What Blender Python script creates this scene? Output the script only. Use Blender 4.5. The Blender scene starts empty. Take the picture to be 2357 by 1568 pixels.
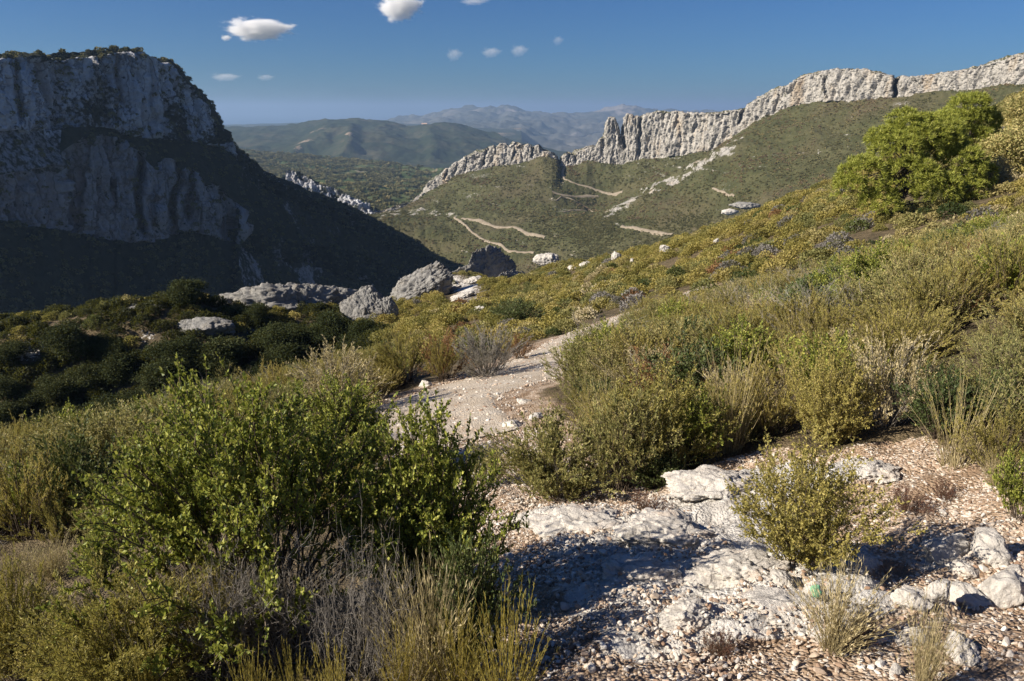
import bpy, math, random
import numpy as np
from mathutils import Vector, noise as mnoise
from mathutils.bvhtree import BVHTree

R = math.radians
sc = bpy.context.scene
COL = sc.collection

# ------------------------------------------------------------------ camera, sky, sun, exposure
PITCH = R(17.4)
cam_d = bpy.data.cameras.new('camera')
cam = bpy.data.objects.new('camera', cam_d)
COL.objects.link(cam)
cam_d.sensor_width = 36.0
cam_d.lens = 26.0
cam_d.clip_start = 0.05
cam_d.clip_end = 200000.0
cam.location = (0, 0, 0)
cam.rotation_euler = (R(90) - PITCH, 0, 0)
sc.camera = cam

SUN_EL, SUN_AZ = R(30), R(-106)          # azimuth measured from +Y towards +X
world = bpy.data.worlds.new('World')
sc.world = world
world.use_nodes = True
wn, wl = world.node_tree.nodes, world.node_tree.links
sky = wn.new('ShaderNodeTexSky')
sky.sky_type = 'NISHITA'
sky.sun_disc = False
sky.sun_elevation = SUN_EL
sky.sun_rotation = SUN_AZ
sky.altitude = 400
sky.air_density = 1.0
sky.dust_density = 0.3
sky.ozone_density = 3.0
bg = wn['Background']
tint = wn.new('ShaderNodeMix'); tint.data_type = 'RGBA'; tint.blend_type = 'MULTIPLY'; tint.inputs[0].default_value = 1.0
tint.inputs[7].default_value = (0.24, 0.45, 0.77, 1)
wl.new(sky.outputs[0], tint.inputs[6])
wl.new(tint.outputs[2], bg.inputs['Color'])
bg.inputs['Strength'].default_value = 0.05

sun_d = bpy.data.lights.new('sun', 'SUN')
sun = bpy.data.objects.new('sun', sun_d)
COL.objects.link(sun)
sun_d.energy = 4.8
sun_d.angle = R(0.5)
sun_d.color = (1.0, 0.90, 0.76)
sdir = Vector((math.sin(SUN_AZ) * math.cos(SUN_EL), math.cos(SUN_AZ) * math.cos(SUN_EL), math.sin(SUN_EL)))
sun.rotation_euler = sdir.to_track_quat('Z', 'Y').to_euler()

sc.view_settings.view_transform = 'Standard'
sc.view_settings.look = 'None'
sc.view_settings.exposure = 0.95
sc.view_settings.gamma = 1.0
sc.cycles.volume_bounces = 6
sc.cycles.max_bounces = 8
sc.cycles.diffuse_bounces = 3
sc.cycles.transparent_max_bounces = 12
sc.cycles.use_denoising = True

# ------------------------------------------------------------------ picture-to-place geometry (sketch units 2357 x 1568)
F, CX, CY = 2357 * 26.0 / 36.0, 1178.5, 784.0
cp, sp = math.cos(PITCH), math.sin(PITCH)

def ray(px, py):
    """view direction scaled so that its y is 1"""
    px = np.asarray(px, float); py = np.asarray(py, float)
    x = (px - CX) / F
    u = -(py - CY) / F
    dy = cp + u * sp
    return np.stack([x / dy, np.ones_like(x), (u * cp - sp) / dy], -1)

def at(px, py, d):
    return ray(px, py) * np.asarray(d, float)[..., None]

def proj(P):
    x, y, z = P[..., 0], P[..., 1], P[..., 2]
    dep = y * cp - z * sp
    up = y * sp + z * cp
    dep = np.maximum(dep, 1e-3)
    return CX + F * x / dep, CY - F * up / dep

# ------------------------------------------------------------------ noise
_rng = np.random.default_rng(7)
PERM = np.concatenate([_rng.permutation(256)] * 3)
GRAD = _rng.normal(size=(256, 3)); GRAD /= np.linalg.norm(GRAD, axis=1)[:, None]

def noise3(P):
    P = np.asarray(P, float)
    sh = P.shape[:-1]
    P = P.reshape(-1, 3)
    I = np.floor(P).astype(np.int64)
    f = P - I
    w = f * f * f * (f * (f * 6 - 15) + 10)
    I &= 255
    out = np.zeros(len(P))
    for dx in (0, 1):
        a = PERM[I[:, 0] + dx]
        wx = w[:, 0] if dx else 1 - w[:, 0]
        for dy in (0, 1):
            b = PERM[a + I[:, 1] + dy]
            wy = wx * (w[:, 1] if dy else 1 - w[:, 1])
            for dz in (0, 1):
                g = GRAD[PERM[b + I[:, 2] + dz]]
                wz = wy * (w[:, 2] if dz else 1 - w[:, 2])
                out += wz * (g[:, 0] * (f[:, 0] - dx) + g[:, 1] * (f[:, 1] - dy) + g[:, 2] * (f[:, 2] - dz))
    return (out * 1.6).reshape(sh)

def fbm(P, oct=4, gain=0.5, lac=2.03):
    a, s, q = 1.0, 0.0, np.asarray(P, float)
    for k in range(oct):
        s = s + a * noise3(q + 17.3 * k)
        a *= gain; q = q * lac
    return s

def ridged(P, oct=4, gain=0.5, lac=2.1):
    a, s, q = 1.0, 0.0, np.asarray(P, float)
    for k in range(oct):
        s = s + a * (1 - 2 * np.abs(noise3(q + 9.1 * k)))
        a *= gain; q = q * lac
    return s

def smooth(a, b, x):
    t = np.clip((x - a) / (b - a), 0, 1)
    return t * t * (3 - 2 * t)

# ------------------------------------------------------------------ mesh + object helpers
def mesh_np(name, V, Fq, mats=(), smooth_=True, attrs=None):
    """Fq: (n,k) int array or list of such arrays"""
    if not isinstance(Fq, list): Fq = [Fq]
    me = bpy.data.meshes.new(name)
    V = np.asarray(V, np.float32)
    me.vertices.add(len(V)); me.vertices.foreach_set('co', V.ravel())
    nl = sum(f.size for f in Fq); nf = sum(len(f) for f in Fq)
    if nf:
        me.loops.add(nl); me.polygons.add(nf)
        me.loops.foreach_set('vertex_index', np.concatenate([f.ravel() for f in Fq]).astype(np.int32))
        tot = np.concatenate([np.full(len(f), f.shape[1], np.int32) for f in Fq])
        me.polygons.foreach_set('loop_start', (np.cumsum(tot) - tot).astype(np.int32))
        me.polygons.foreach_set('use_smooth', np.full(nf, smooth_, bool))
    for k, v in (attrs or {}).items():
        v = np.asarray(v)
        if v.ndim == 2:
            a = me.attributes.new(k, 'FLOAT_VECTOR', 'POINT'); a.data.foreach_set('vector', v.astype(np.float32).ravel())
        elif v.dtype.kind == 'i':
            a = me.attributes.new(k, 'INT', 'POINT'); a.data.foreach_set('value', v.astype(np.int32))
        else:
            a = me.attributes.new(k, 'FLOAT', 'POINT'); a.data.foreach_set('value', v.astype(np.float32))
    for m in mats: me.materials.append(m)
    me.update(calc_edges=True)
    return me

def link(name, me, parent=None, loc=(0, 0, 0)):
    o = bpy.data.objects.new(name, me)
    COL.objects.link(o)
    o.location = loc
    if parent is not None: o.parent = parent
    return o

def tag(o, label=None, cat=None, group=None, kind=None):
    if label: o['label'] = label
    if cat: o['category'] = cat
    if group: o['group'] = group
    if kind: o['kind'] = kind
    return o

def grid_faces(nv, nu):
    i = np.arange(nv * nu).reshape(nv, nu)
    return np.stack([i[:-1, :-1], i[:-1, 1:], i[1:, 1:], i[1:, :-1]], -1).reshape(-1, 4)

# ------------------------------------------------------------------ materials
def new_mat(name):
    m = bpy.data.materials.new(name)
    m.use_nodes = True
    nt = m.node_tree
    return m, nt.nodes, nt.links, nt.nodes['Principled BSDF']

class NB:
    """small node builder"""
    def __init__(s, n, l): s.n, s.l = n, l
    def lk(s, a, b):
        if isinstance(a, (int, float)): b.default_value = a
        elif isinstance(a, tuple): b.default_value = (*a, 1.0) if len(a) == 3 and len(b.default_value) == 4 else a
        else: s.l.new(a, b)
    def noise(s, vec, scale, detail=4, rough=0.55, dist=0.0):
        t = s.n.new('ShaderNodeTexNoise'); s.lk(vec, t.inputs['Vector'])
        t.inputs['Scale'].default_value = scale; t.inputs['Detail'].default_value = detail
        t.inputs['Roughness'].default_value = rough; t.inputs['Distortion'].default_value = dist
        return t.outputs['Fac']
    def voro(s, vec, scale, feature='F1'):
        t = s.n.new('ShaderNodeTexVoronoi'); s.lk(vec, t.inputs['Vector']); t.feature = feature
        t.inputs['Scale'].default_value = scale
        return t
    def mapr(s, v, a, b, c=0.0, d=1.0, sm=True):
        t = s.n.new('ShaderNodeMapRange'); s.lk(v, t.inputs[0])
        if sm: t.interpolation_type = 'SMOOTHSTEP'
        for k, x in zip((1, 2, 3, 4), (a, b, c, d)): t.inputs[k].default_value = x
        return t.outputs[0]
    def math(s, op, a, b=0.0):
        t = s.n.new('ShaderNodeMath'); t.operation = op; s.lk(a, t.inputs[0]); s.lk(b, t.inputs[1])
        return t.outputs[0]
    def mix(s, f, a, b):
        t = s.n.new('ShaderNodeMix'); t.data_type = 'RGBA'
        s.lk(f, t.inputs[0]); s.lk(a, t.inputs[6]); s.lk(b, t.inputs[7])
        return t.outputs[2]
    def ramp(s, f, stops):
        t = s.n.new('ShaderNodeValToRGB'); s.lk(f, t.inputs[0])
        e = t.color_ramp.elements
        while len(e) < len(stops): e.new(0.5)
        for k, (p, c) in enumerate(stops): e[k].position = p; e[k].color = (*c, 1)
        return t.outputs[0]
    def scalev(s, vec, sx, sy, sz):
        t = s.n.new('ShaderNodeVectorMath'); t.operation = 'MULTIPLY'; s.lk(vec, t.inputs[0])
        t.inputs[1].default_value = (sx, sy, sz)
        return t.outputs[0]
    def attr(s, name):
        t = s.n.new('ShaderNodeAttribute'); t.attribute_name = name
        return t.outputs['Fac']
    def bump(s, h, strength, dist):
        t = s.n.new('ShaderNodeBump'); s.lk(h, t.inputs['Height'])
        t.inputs['Strength'].default_value = strength; t.inputs['Distance'].default_value = dist
        return t.outputs[0]

def mat_terrain(name, veg, rock, vs=1.0, ochre=(0.36, 0.27, 0.17), spots=0.25):
    """slopes of low scrub and pale limestone; rock share comes from the mesh attribute, scrub sits on ledges"""
    m, n, l, b = new_mat(name); B = NB(n, l)
    pos = n.new('ShaderNodeNewGeometry').outputs['Position']
    r = B.attr('rock')
    n1 = B.noise(pos, 0.035 / vs, 5, 0.6)
    n2 = B.noise(pos, 0.25 / vs, 4, 0.6)
    n3 = B.noise(pos, 0.009 / vs, 3)
    vc = B.ramp(B.math('ADD', B.math('MULTIPLY', n1, 0.55), B.math('MULTIPLY', n2, 0.45)),
                [(0.32, veg[0]), (0.47, veg[1]), (0.58, veg[2]), (0.72, veg[3])])
    vc = B.mix(B.mapr(n3, 0.45, 0.7), vc, veg[4])
    col = B.noise(B.scalev(pos, 0.10 / vs, 0.10 / vs, 0.025 / vs), 1.0, 5, 0.65)
    fine = B.noise(pos, 0.5 / vs, 5, 0.65)
    col2 = B.noise(B.scalev(pos, 0.30 / vs, 0.30 / vs, 0.05 / vs), 1.0, 4, 0.6)
    rc = B.ramp(B.math('ADD', B.math('MULTIPLY', B.math('ADD', col, col2), 0.3), B.math('MULTIPLY', fine, 0.4)),
                [(0.34, tuple(c * 0.34 for c in rock)), (0.43, tuple(c * 0.72 for c in rock)), (0.53, rock), (0.66, tuple(min(1, c * 1.25) for c in rock))])
    ce = n.new('ShaderNodeTexVoronoi'); ce.feature = 'DISTANCE_TO_EDGE'; ce.inputs['Scale'].default_value = 1.0
    wv = n.new('ShaderNodeVectorMath'); wv.operation = 'ADD'
    nz = n.new('ShaderNodeTexNoise'); l.new(pos, nz.inputs['Vector']); nz.inputs['Scale'].default_value = 0.12 / vs; nz.inputs['Detail'].default_value = 4
    l.new(B.scalev(pos, 0.10 / vs, 0.10 / vs, 0.022 / vs), wv.inputs[0]); l.new(nz.outputs['Color'], wv.inputs[1]); l.new(wv.outputs[0], ce.inputs['Vector'])
    rc = B.mix(B.mapr(ce.outputs['Distance'], 0.0, 0.07, 0.75, 0.0), rc, tuple(c * 0.22 for c in rock))
    rc = B.mix(B.mapr(B.noise(B.scalev(pos, 0.05, 0.05, 0.015), 1.0, 3), 0.52, 0.72, 0, 0.6), rc, ochre)
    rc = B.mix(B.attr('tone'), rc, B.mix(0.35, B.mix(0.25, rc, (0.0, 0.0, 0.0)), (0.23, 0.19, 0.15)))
    tuft = B.mapr(B.noise(pos, 0.16 / vs, 5, 0.7), 0.60, 0.66, 0.0, 1.0)
    k = B.math('ADD', r, B.math('MULTIPLY', B.math('SUBTRACT', B.noise(pos, 0.3 / vs, 5, 0.7), 0.5), 0.9))
    k = B.mapr(k, 0.42, 0.56)
    k = B.math('MULTIPLY', k, B.math('SUBTRACT', 1.0, B.math('MULTIPLY', tuft, spots * 3)))
    l.new(B.mix(k, vc, rc), b.inputs['Base Color'])
    b.inputs['Roughness'].default_value = 0.95
    b.inputs['Specular IOR Level'].default_value = 0.1
    h = B.math('ADD', B.math('MULTIPLY', fine, 0.7), B.math('MULTIPLY', n2, 0.6))
    l.new(B.bump(h, 0.8, 2.2 * vs), b.inputs['Normal'])
    return m

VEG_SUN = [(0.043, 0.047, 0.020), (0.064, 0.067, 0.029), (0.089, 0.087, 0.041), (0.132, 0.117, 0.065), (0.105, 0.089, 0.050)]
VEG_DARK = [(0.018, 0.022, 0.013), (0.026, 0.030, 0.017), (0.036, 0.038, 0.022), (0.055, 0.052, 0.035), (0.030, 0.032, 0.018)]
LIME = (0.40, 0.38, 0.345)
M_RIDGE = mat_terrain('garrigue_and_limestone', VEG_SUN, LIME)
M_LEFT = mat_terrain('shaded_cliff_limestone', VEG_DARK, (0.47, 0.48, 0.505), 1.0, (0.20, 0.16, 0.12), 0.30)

def mat_far(name, c1, c2, c3, scale, c4):
    m, n, l, b = new_mat(name); B = NB(n, l)
    pos = n.new('ShaderNodeNewGeometry').outputs['Position']
    f = B.math('ADD', B.math('MULTIPLY', B.noise(pos, scale, 6, 0.65), 0.6), B.math('MULTIPLY', B.noise(pos, scale * 7, 5, 0.7), 0.4))
    c = B.ramp(f, [(0.36, c1), (0.50, c2), (0.63, c3)])
    k = B.mapr(B.math('ADD', B.attr('rock'), B.math('MULTIPLY', B.math('SUBTRACT', B.noise(pos, scale * 4, 6, 0.75), 0.5), 1.3)), 0.45, 0.6)
    l.new(B.mix(k, c, c4), b.inputs['Base Color'])
    b.inputs['Roughness'].default_value = 1.0
    b.inputs['Specular IOR Level'].default_value = 0.0
    l.new(B.bump(f, 0.8, 6.0), b.inputs['Normal'])
    return m
M_VALLEY = mat_far('valley_woods', (0.034, 0.052, 0.022), (0.060, 0.080, 0.034), (0.10, 0.11, 0.055), 0.010, (0.19, 0.16, 0.11))
M_HILL = mat_far('far_hill_scrub', (0.022, 0.032, 0.018), (0.036, 0.045, 0.026), (0.075, 0.07, 0.045), 0.004, (0.24, 0.19, 0.14))
M_MOUNT = mat_far('far_mountain_rock', (0.05, 0.055, 0.045), (0.09, 0.09, 0.08), (0.16, 0.15, 0.13), 0.0011, (0.22, 0.20, 0.185))

# ------------------------------------------------------------------ land sheet and sea to the horizon
SEA = -420.0
def plane_sheet(name, z, x0, x1, y0, y1, nx, ny, m):
    xs, ys = np.linspace(x0, x1, nx), np.linspace(y0, y1, ny)
    X, Y = np.meshgrid(xs, ys)
    V = np.stack([X, Y, np.full_like(X, z)], -1).reshape(-1, 3)
    return link(name, mesh_np(name, V, grid_faces(ny, nx), [m]))
m, n, l, b = new_mat('sea_water')
b.inputs['Base Color'].default_value = (0.02, 0.06, 0.10, 1); b.inputs['Roughness'].default_value = 0.25
B = NB(n, l); l.new(B.bump(B.noise(n.new('ShaderNodeNewGeometry').outputs['Position'], 0.02, 5), 0.3, 3.0), b.inputs['Normal'])
tag(plane_sheet('sea', SEA, -60000, 60000, -3000, 60000, 30, 30, m), 'hazy blue strip of sea along the horizon beyond the hills', 'sea', None, 'structure')

# ------------------------------------------------------------------ lofted landforms
TERRAINS = {}
def loft(name, rows, px, segs, rockseg, back, mat, label, cat='hillside', cliff=(6.0, 2.2, 0.8, 14.0), slope=(2.5, 0.8, 30.0), crest=3.0, patch=None, mod=None, vert=0.13, tone=None, crestrock=0.3):
    """rows of (px, py, distance) from the hidden foot up to the crest; back = (run, drop) behind the crest"""
    px = np.asarray(px, float)
    L = []
    for r in rows:
        r = np.array(r, float)
        py = np.interp(px, r[:, 0], r[:, 1]); d = np.interp(px, r[:, 0], r[:, 2])
        L.append(at(px, py, d))
    c = L[-1]
    dirh = c[:, :2] / np.linalg.norm(c[:, :2], axis=1)[:, None]
    for run, drop in back:
        q = c.copy(); q[:, :2] += dirh * run; q[:, 2] -= drop
        L.append(q)
    segs = list(segs) + [8] * len(back)
    rockseg = list(rockseg) + [crestrock] + [0.3] * (len(back) - 1)
    P, K, C = [], [], []
    for k in range(len(L) - 1):
        for j in range(segs[k]):
            t = j / segs[k]
            P.append(L[k] * (1 - t) + L[k + 1] * t); K.append(np.full(len(px), rockseg[k])); 
            C.append(np.full(len(px), 1.0 if k == len(rows) - 1 and j == 0 else 0.0))
    P.append(L[-1]); K.append(np.full(len(px), 0.0)); C.append(np.zeros(len(px)))
    P, K = np.array(P), np.array(K)
    # soften the share of rock up and down
    for _ in range(2): K[1:-1] = (K[:-2] + 2 * K[1:-1] + K[2:]) / 4
    gu = np.gradient(P, axis=1); gv = np.gradient(P, axis=0)
    N = np.cross(gu, gv); N /= np.linalg.norm(N, axis=-1)[..., None] + 1e-9
    N[(N * -P).sum(-1) < 0] *= -1
    Nh = N.copy(); Nh[..., 2] *= 0.35
    a1, a2, a3, w1 = cliff
    sq = np.array([1, 1, vert])
    kk = smooth(0.3, 0.7, K)[..., None]
    big = fbm(P * sq / (w1 * 3.2) + 5, 2)
    flute = smooth(-0.25, 0.35, fbm(P / (w1 * 4) + 40, 2))
    cleft = np.maximum(0, 0.16 - np.abs(fbm(P * sq * np.array([1, 1, 0.6]) / (w1 * 1.9) + 70, 2))) / 0.16
    pits = np.maximum(0, fbm(P * np.array([1, 1, 0.6]) / (w1 * 0.45) + 90, 3) - 0.30)
    dc = 1.7 * a1 * big + a1 * flute * (0.5 - ridged(P * sq / w1, 3, 0.45)) - 1.5 * a1 * cleft ** 1.5 - 2.2 * a2 * pits + a2 * fbm(P * np.array([1, 1, 0.4]) / (w1 * 0.4), 3) + a3 * fbm(P / (w1 * 0.15), 3)
    s1, s2, ws = slope
    ds = s1 * fbm(P / ws, 4) + s2 * fbm(P / (ws * 0.25), 3)
    P2 = P + Nh * (kk * dc[..., None]) + N * ((1 - kk) * ds[..., None])
    zc = crest * fbm(np.stack([P[..., 0], P[..., 1], P[..., 2] * 0], -1) / (w1 * 0.8), 4)
    P2[..., 2] += zc * smooth(0.3, 0.8, K)
    if patch is not None: K = patch(P, K)
    if mod is not None: P2, K = mod(P2, K, px)
    nv, nu = P2.shape[:2]
    V, Fc = P2.reshape(-1, 3), grid_faces(nv, nu)
    tn = tone(P2).ravel() if tone is not None else np.zeros(len(V))
    me = mesh_np(name, V, Fc, [mat], True, {'rock': K.ravel(), 'tone': tn})
    o = link(name, me)
    tag(o, label, cat, None, 'structure')
    TERRAINS[label] = (P2, K, o, V, Fc)
    return o

# left mountain, in shade: foot, lower cliff foot, lower cliff top, bench, skyline
lm_foot = [(-700, 820), (-300, 800), (0, 790), (300, 790), (545, 770), (720, 720), (892, 720), (1010, 730), (1100, 760)]
lm_c0 = [(-700, 560), (0, 500), (60, 515), (150, 525), (230, 545), (310, 556), (380, 545), (430, 528), (480, 542), (545, 558), (560, 572), (612, 592), (723, 612), (808, 640), (892, 660), (962, 675), (1010, 690), (1100, 730)]
lm_c1 = [(-700, 400), (-100, 395), (0, 400), (100, 385), (136, 372), (142, 350), (160, 336), (185, 315), (204, 318), (212, 332), (220, 312), (240, 306), (262, 314), (270, 336), (280, 322), (296, 334), (318, 352), (340, 380), (352, 396), (362, 372), (384, 364), (404, 368), (416, 392), (428, 384), (446, 394), (464, 408), (474, 430), (488, 418), (506, 430), (522, 442), (541, 466), (548, 530), (612, 545), (723, 565), (808, 575), (892, 612), (962, 632), (1010, 655), (1100, 700)]
lm_b = [(-700, 360), (0, 298), (100, 300), (240, 290), (300, 312), (400, 325), (470, 328), (505, 336), (540, 362), (560, 392), (612, 432), (723, 490), (808, 525), (892, 562), (962, 595), (1010, 622), (1100, 690)]
lm_top = [(-700, 175), (-300, 150), (0, 136), (60, 133), (120, 139), (160, 138), (200, 130), (260, 123), (318, 122), (345, 138), (395, 150), (420, 172), (440, 198), (471, 231), (486, 252), (499, 274), (512, 310), (541, 345), (580, 378), (612, 405), (660, 428), (723, 455), (770, 471), (808, 487), (850, 510), (892, 533), (930, 552), (962, 571), (990, 592), (1012, 608), (1060, 660), (1100, 688)]
LM_D = [(-700, 300), (0, 410), (310, 510), (541, 610), (723, 690), (892, 760), (1012, 810), (1100, 840)]
def with_depth(rows, px, D, fall):
    """rows from foot to crest as (px, py); distances grow upward from the crest line D by fall per 100 px"""
    px = np.asarray(px, float)
    D = np.interp(px, *np.array(D, float).T)
    ys = [np.interp(px, *np.array(r, float).T) for r in rows]
    d = D.copy(); out = [(px, ys[-1], d.copy())]
    for k in range(len(rows) - 2, -1, -1):
        d = d - D * fall[k] * (ys[k] - ys[k + 1]) / 100.0
        out.append((px, ys[k], d.copy()))
    return [list(zip(*o)) for o in out[::-1]]
pxs = np.concatenate([np.linspace(-700, -40, 90), np.linspace(-38, 1100, 620)])
def lm_patch(P, K):
    px, py = proj(P)
    # right of the nose the lower band is scrub with a few outcrops; upper right face is more broken
    K = np.where((px > 549) & (py > 440), 0.20 + 0.42 * np.clip(fbm(P * np.array([1, 1, .35]) / 28, 3), -.5, .9), K)
    K = np.where((px > 545) & (py <= 440), 0.36, K)
    K = np.where((px < 140) & (py > 300) & (py < 395), 0.5, K)
    up = (py < 330) & (px < 545)
    K = np.where((K > 0.8) & ~up, 0.72 + 0.25 * fbm(P * np.array([1, 1, .4]) / 16, 3), K)
    K = np.where(up & (K > 0.6), 0.66 - 0.18 * smooth(330, 480, px) * smooth(160, 230, py) + 0.35 * fbm(P / 45, 3), K)
    return np.clip(K, 0, 1)
def lm_mod(P, K, px):
    qx, qy = proj(P)
    P = P.copy()
    dh = P[..., :2] / np.linalg.norm(P[..., :2], axis=-1)[..., None]
    for nx, wd, y0, y1, amt, lean in ((208, 5, 318, 540, 1.6, 0.06), (266, 7, 320, 545, 3.3, -0.02), (318, 6, 345, 552, 17.6, 0.05), (352, 7, 380, 548, 5.5, 0.03), (408, 6, 370, 530, 16.2, -0.06), (430, 8, 385, 520, 14.0, 0.05), (474, 5, 412, 535, 2.8, 0.02), (508, 5, 430, 545, 7.8, 0.03), (150, 6, 350, 520, 2.7, 0.1),
                                      (345, 6, 136, 300, 4.0, 0.10), (40, 6, 140, 290, 6.6, 0.02), (118, 5, 142, 290, 0.6, 0.04), (200, 6, 136, 295, 1.0, -0.05), (262, 5, 126, 300, 6.1, 0.05), (408, 6, 175, 320, 1.9, 0.22)):
        c = nx + lean * (qy - y0) + 14 * fbm(P / 26.0, 4)
        g = np.exp(-((qx - c) / wd) ** 2) * smooth(y0 - 8, y0 + 10, qy) * (1 - smooth(y1 - 30, y1, qy)) * smooth(0.35, 0.6, K)
        P[..., :2] += dh * (amt * g)[..., None]
    return P, K
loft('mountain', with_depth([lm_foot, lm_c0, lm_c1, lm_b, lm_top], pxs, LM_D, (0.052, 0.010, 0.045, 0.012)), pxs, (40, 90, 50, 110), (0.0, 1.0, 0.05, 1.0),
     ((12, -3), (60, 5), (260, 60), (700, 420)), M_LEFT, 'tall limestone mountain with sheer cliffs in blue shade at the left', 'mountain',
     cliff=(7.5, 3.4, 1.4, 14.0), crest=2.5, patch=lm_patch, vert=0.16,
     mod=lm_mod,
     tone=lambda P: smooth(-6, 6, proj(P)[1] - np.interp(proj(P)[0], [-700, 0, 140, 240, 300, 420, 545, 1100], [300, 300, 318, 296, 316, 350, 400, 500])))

# dark broken spur rising behind the end of the left mountain
sp_foot = [(560, 560, 1000), (700, 560, 1000), (860, 580, 1000), (960, 600, 960)]
sp_mid = [(560, 470, 1080), (640, 470, 1080), (760, 490, 1060), (850, 500, 1040), (960, 560, 1000)]
sp_top = [(560, 440, 1100), (640, 424, 1110), (654, 410, 1110), (663, 396, 1115), (675, 390, 1115), (690, 399, 1115), (712, 408, 1110), (740, 425, 1105), (770, 436, 1100), (800, 452, 1095), (840, 466, 1085), (880, 492, 1070), (960, 550, 1040)]
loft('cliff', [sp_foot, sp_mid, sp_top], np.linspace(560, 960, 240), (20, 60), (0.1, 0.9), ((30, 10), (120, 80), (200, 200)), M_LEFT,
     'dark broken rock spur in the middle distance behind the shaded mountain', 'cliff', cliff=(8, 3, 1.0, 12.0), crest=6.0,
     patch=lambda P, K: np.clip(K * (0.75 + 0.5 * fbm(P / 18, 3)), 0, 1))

# right ridge: valley floor, lower slope, fold, behind the fold, cliff foot, cliff top
r_foot = [(760, 545, 900), (820, 560, 900), (880, 590, 900), (980, 640, 860), (1100, 675, 800), (1270, 690, 740), (1400, 690, 690), (1560, 700, 620), (1760, 620, 540), (1980, 570, 480), (2150, 540, 440), (2357, 500, 410), (2700, 430, 360)]
r_s1 = [(760, 500, 1010), (820, 505, 1000), (880, 515, 985), (980, 530, 960), (1100, 535, 920), (1270, 525, 880), (1350, 520, 855), (1400, 512, 840), (1560, 500, 800), (1640, 480, 776), (1760, 430, 740), (1980, 410, 680), (2150, 390, 630), (2357, 370, 590), (2700, 320, 530)]
r_s2 = [(760, 496, 1030), (820, 496, 1020), (880, 497, 1028), (980, 490, 1040), (1100, 480, 1000), (1270, 478, 955), (1340, 488, 940), (1370, 490, 935), (1400, 478, 931), (1440, 456, 925), (1500, 422, 915), (1560, 392, 905), (1640, 350, 890), (1700, 325, 875), (1760, 330, 850), (1980, 330, 760), (2150, 310, 700), (2357, 280, 650), (2700, 250, 570)]
r_s3 = [(760, 494, 1050), (820, 493, 1040), (880, 494, 1062), (980, 466, 1100), (1100, 430, 1060), (1270, 430, 1015), (1340, 470, 1000), (1370, 484, 995), (1400, 481, 991), (1440, 462, 985), (1500, 430, 970), (1560, 402, 960), (1640, 358, 945), (1700, 318, 925), (1760, 290, 900), (1980, 275, 810), (2150, 255, 750), (2357, 230, 690), (2700, 190, 600)]
r_c0 = [(760, 493, 1080), (820, 492, 1060), (880, 490, 1080), (940, 475, 1130), (978, 446, 1179), (1010, 428, 1169), (1050, 405, 1156), (1100, 390, 1140), (1160, 380, 1122), (1210, 374, 1107), (1250, 360, 1095), (1280, 364, 1093), (1288, 384, 1092), (1330, 378, 1091), (1350, 366, 1090), (1373, 372, 1085), (1395, 378, 1079), (1430, 378, 1070), (1470, 366, 1060), (1560, 360, 1030), (1640, 346, 1000), (1700, 306, 980), (1730, 284, 968), (1760, 270, 955), (1800, 252, 942), (1850, 238, 925), (1950, 232, 880), (2000, 232, 860), (2060, 225, 835), (2150, 212, 800), (2250, 204, 765), (2357, 195, 730), (2700, 150, 640)]
r_c1 = [(760, 492, 1089), (820, 491, 1069), (880, 487, 1089), (940, 470, 1139), (976, 444, 1189), (984, 424, 1186), (1000, 408, 1181), (1016, 402, 1176), (1026, 392, 1173), (1040, 386, 1168), (1046, 378, 1166), (1060, 372, 1162), (1068, 364, 1159), (1084, 358, 1154), (1098, 350, 1150), (1110, 349, 1146), (1122, 341, 1142), (1136, 336, 1138), (1142, 340, 1136), (1152, 331, 1133), (1166, 332, 1129), (1172, 337, 1127), (1180, 329, 1125), (1196, 331, 1120), (1205, 336, 1118), (1216, 333, 1114), (1226, 341, 1111), (1240, 334, 1107), (1248, 345, 1105), (1262, 350, 1103), (1278, 358, 1102), (1288, 376, 1101), (1294, 362, 1101), (1306, 354, 1100), (1318, 358, 1100), (1324, 348, 1100), (1338, 344, 1099), (1350, 338, 1099), (1362, 336, 1096), (1372, 340, 1094), (1380, 322, 1092), (1390, 316, 1090), (1396, 284, 1088), (1404, 272, 1086), (1414, 272, 1083), (1424, 290, 1081), (1428, 318, 1080), (1432, 300, 1079), (1438, 272, 1077), (1446, 264, 1075), (1458, 268, 1072), (1468, 272, 1070), (1473, 292, 1068), (1480, 270, 1066), (1496, 262, 1060), (1515, 257, 1054), (1540, 260, 1046), (1560, 257, 1039), (1580, 263, 1032), (1600, 260, 1024), (1630, 262, 1013), (1660, 260, 1002), (1690, 256, 992), (1716, 252, 982), (1724, 242, 979), (1740, 230, 972), (1760, 218, 964), (1790, 204, 954), (1815, 198, 946), (1832, 184, 940), (1850, 173, 934), (1880, 168, 920), (1905, 163, 909), (1950, 160, 889), (1985, 161, 875), (2015, 166, 862), (2040, 172, 852), (2056, 176, 846), (2061, 196, 844), (2066, 180, 842), (2080, 177, 836), (2110, 178, 825), (2150, 171, 809), (2200, 164, 792), (2250, 154, 774), (2290, 143, 761), (2320, 134, 751), (2357, 124, 739), (2700, 60, 649)]
pxr = np.concatenate([np.linspace(760, 960, 70), np.linspace(962, 1500, 420), np.linspace(1502, 2380, 520), np.linspace(2390, 2700, 60)])
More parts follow.
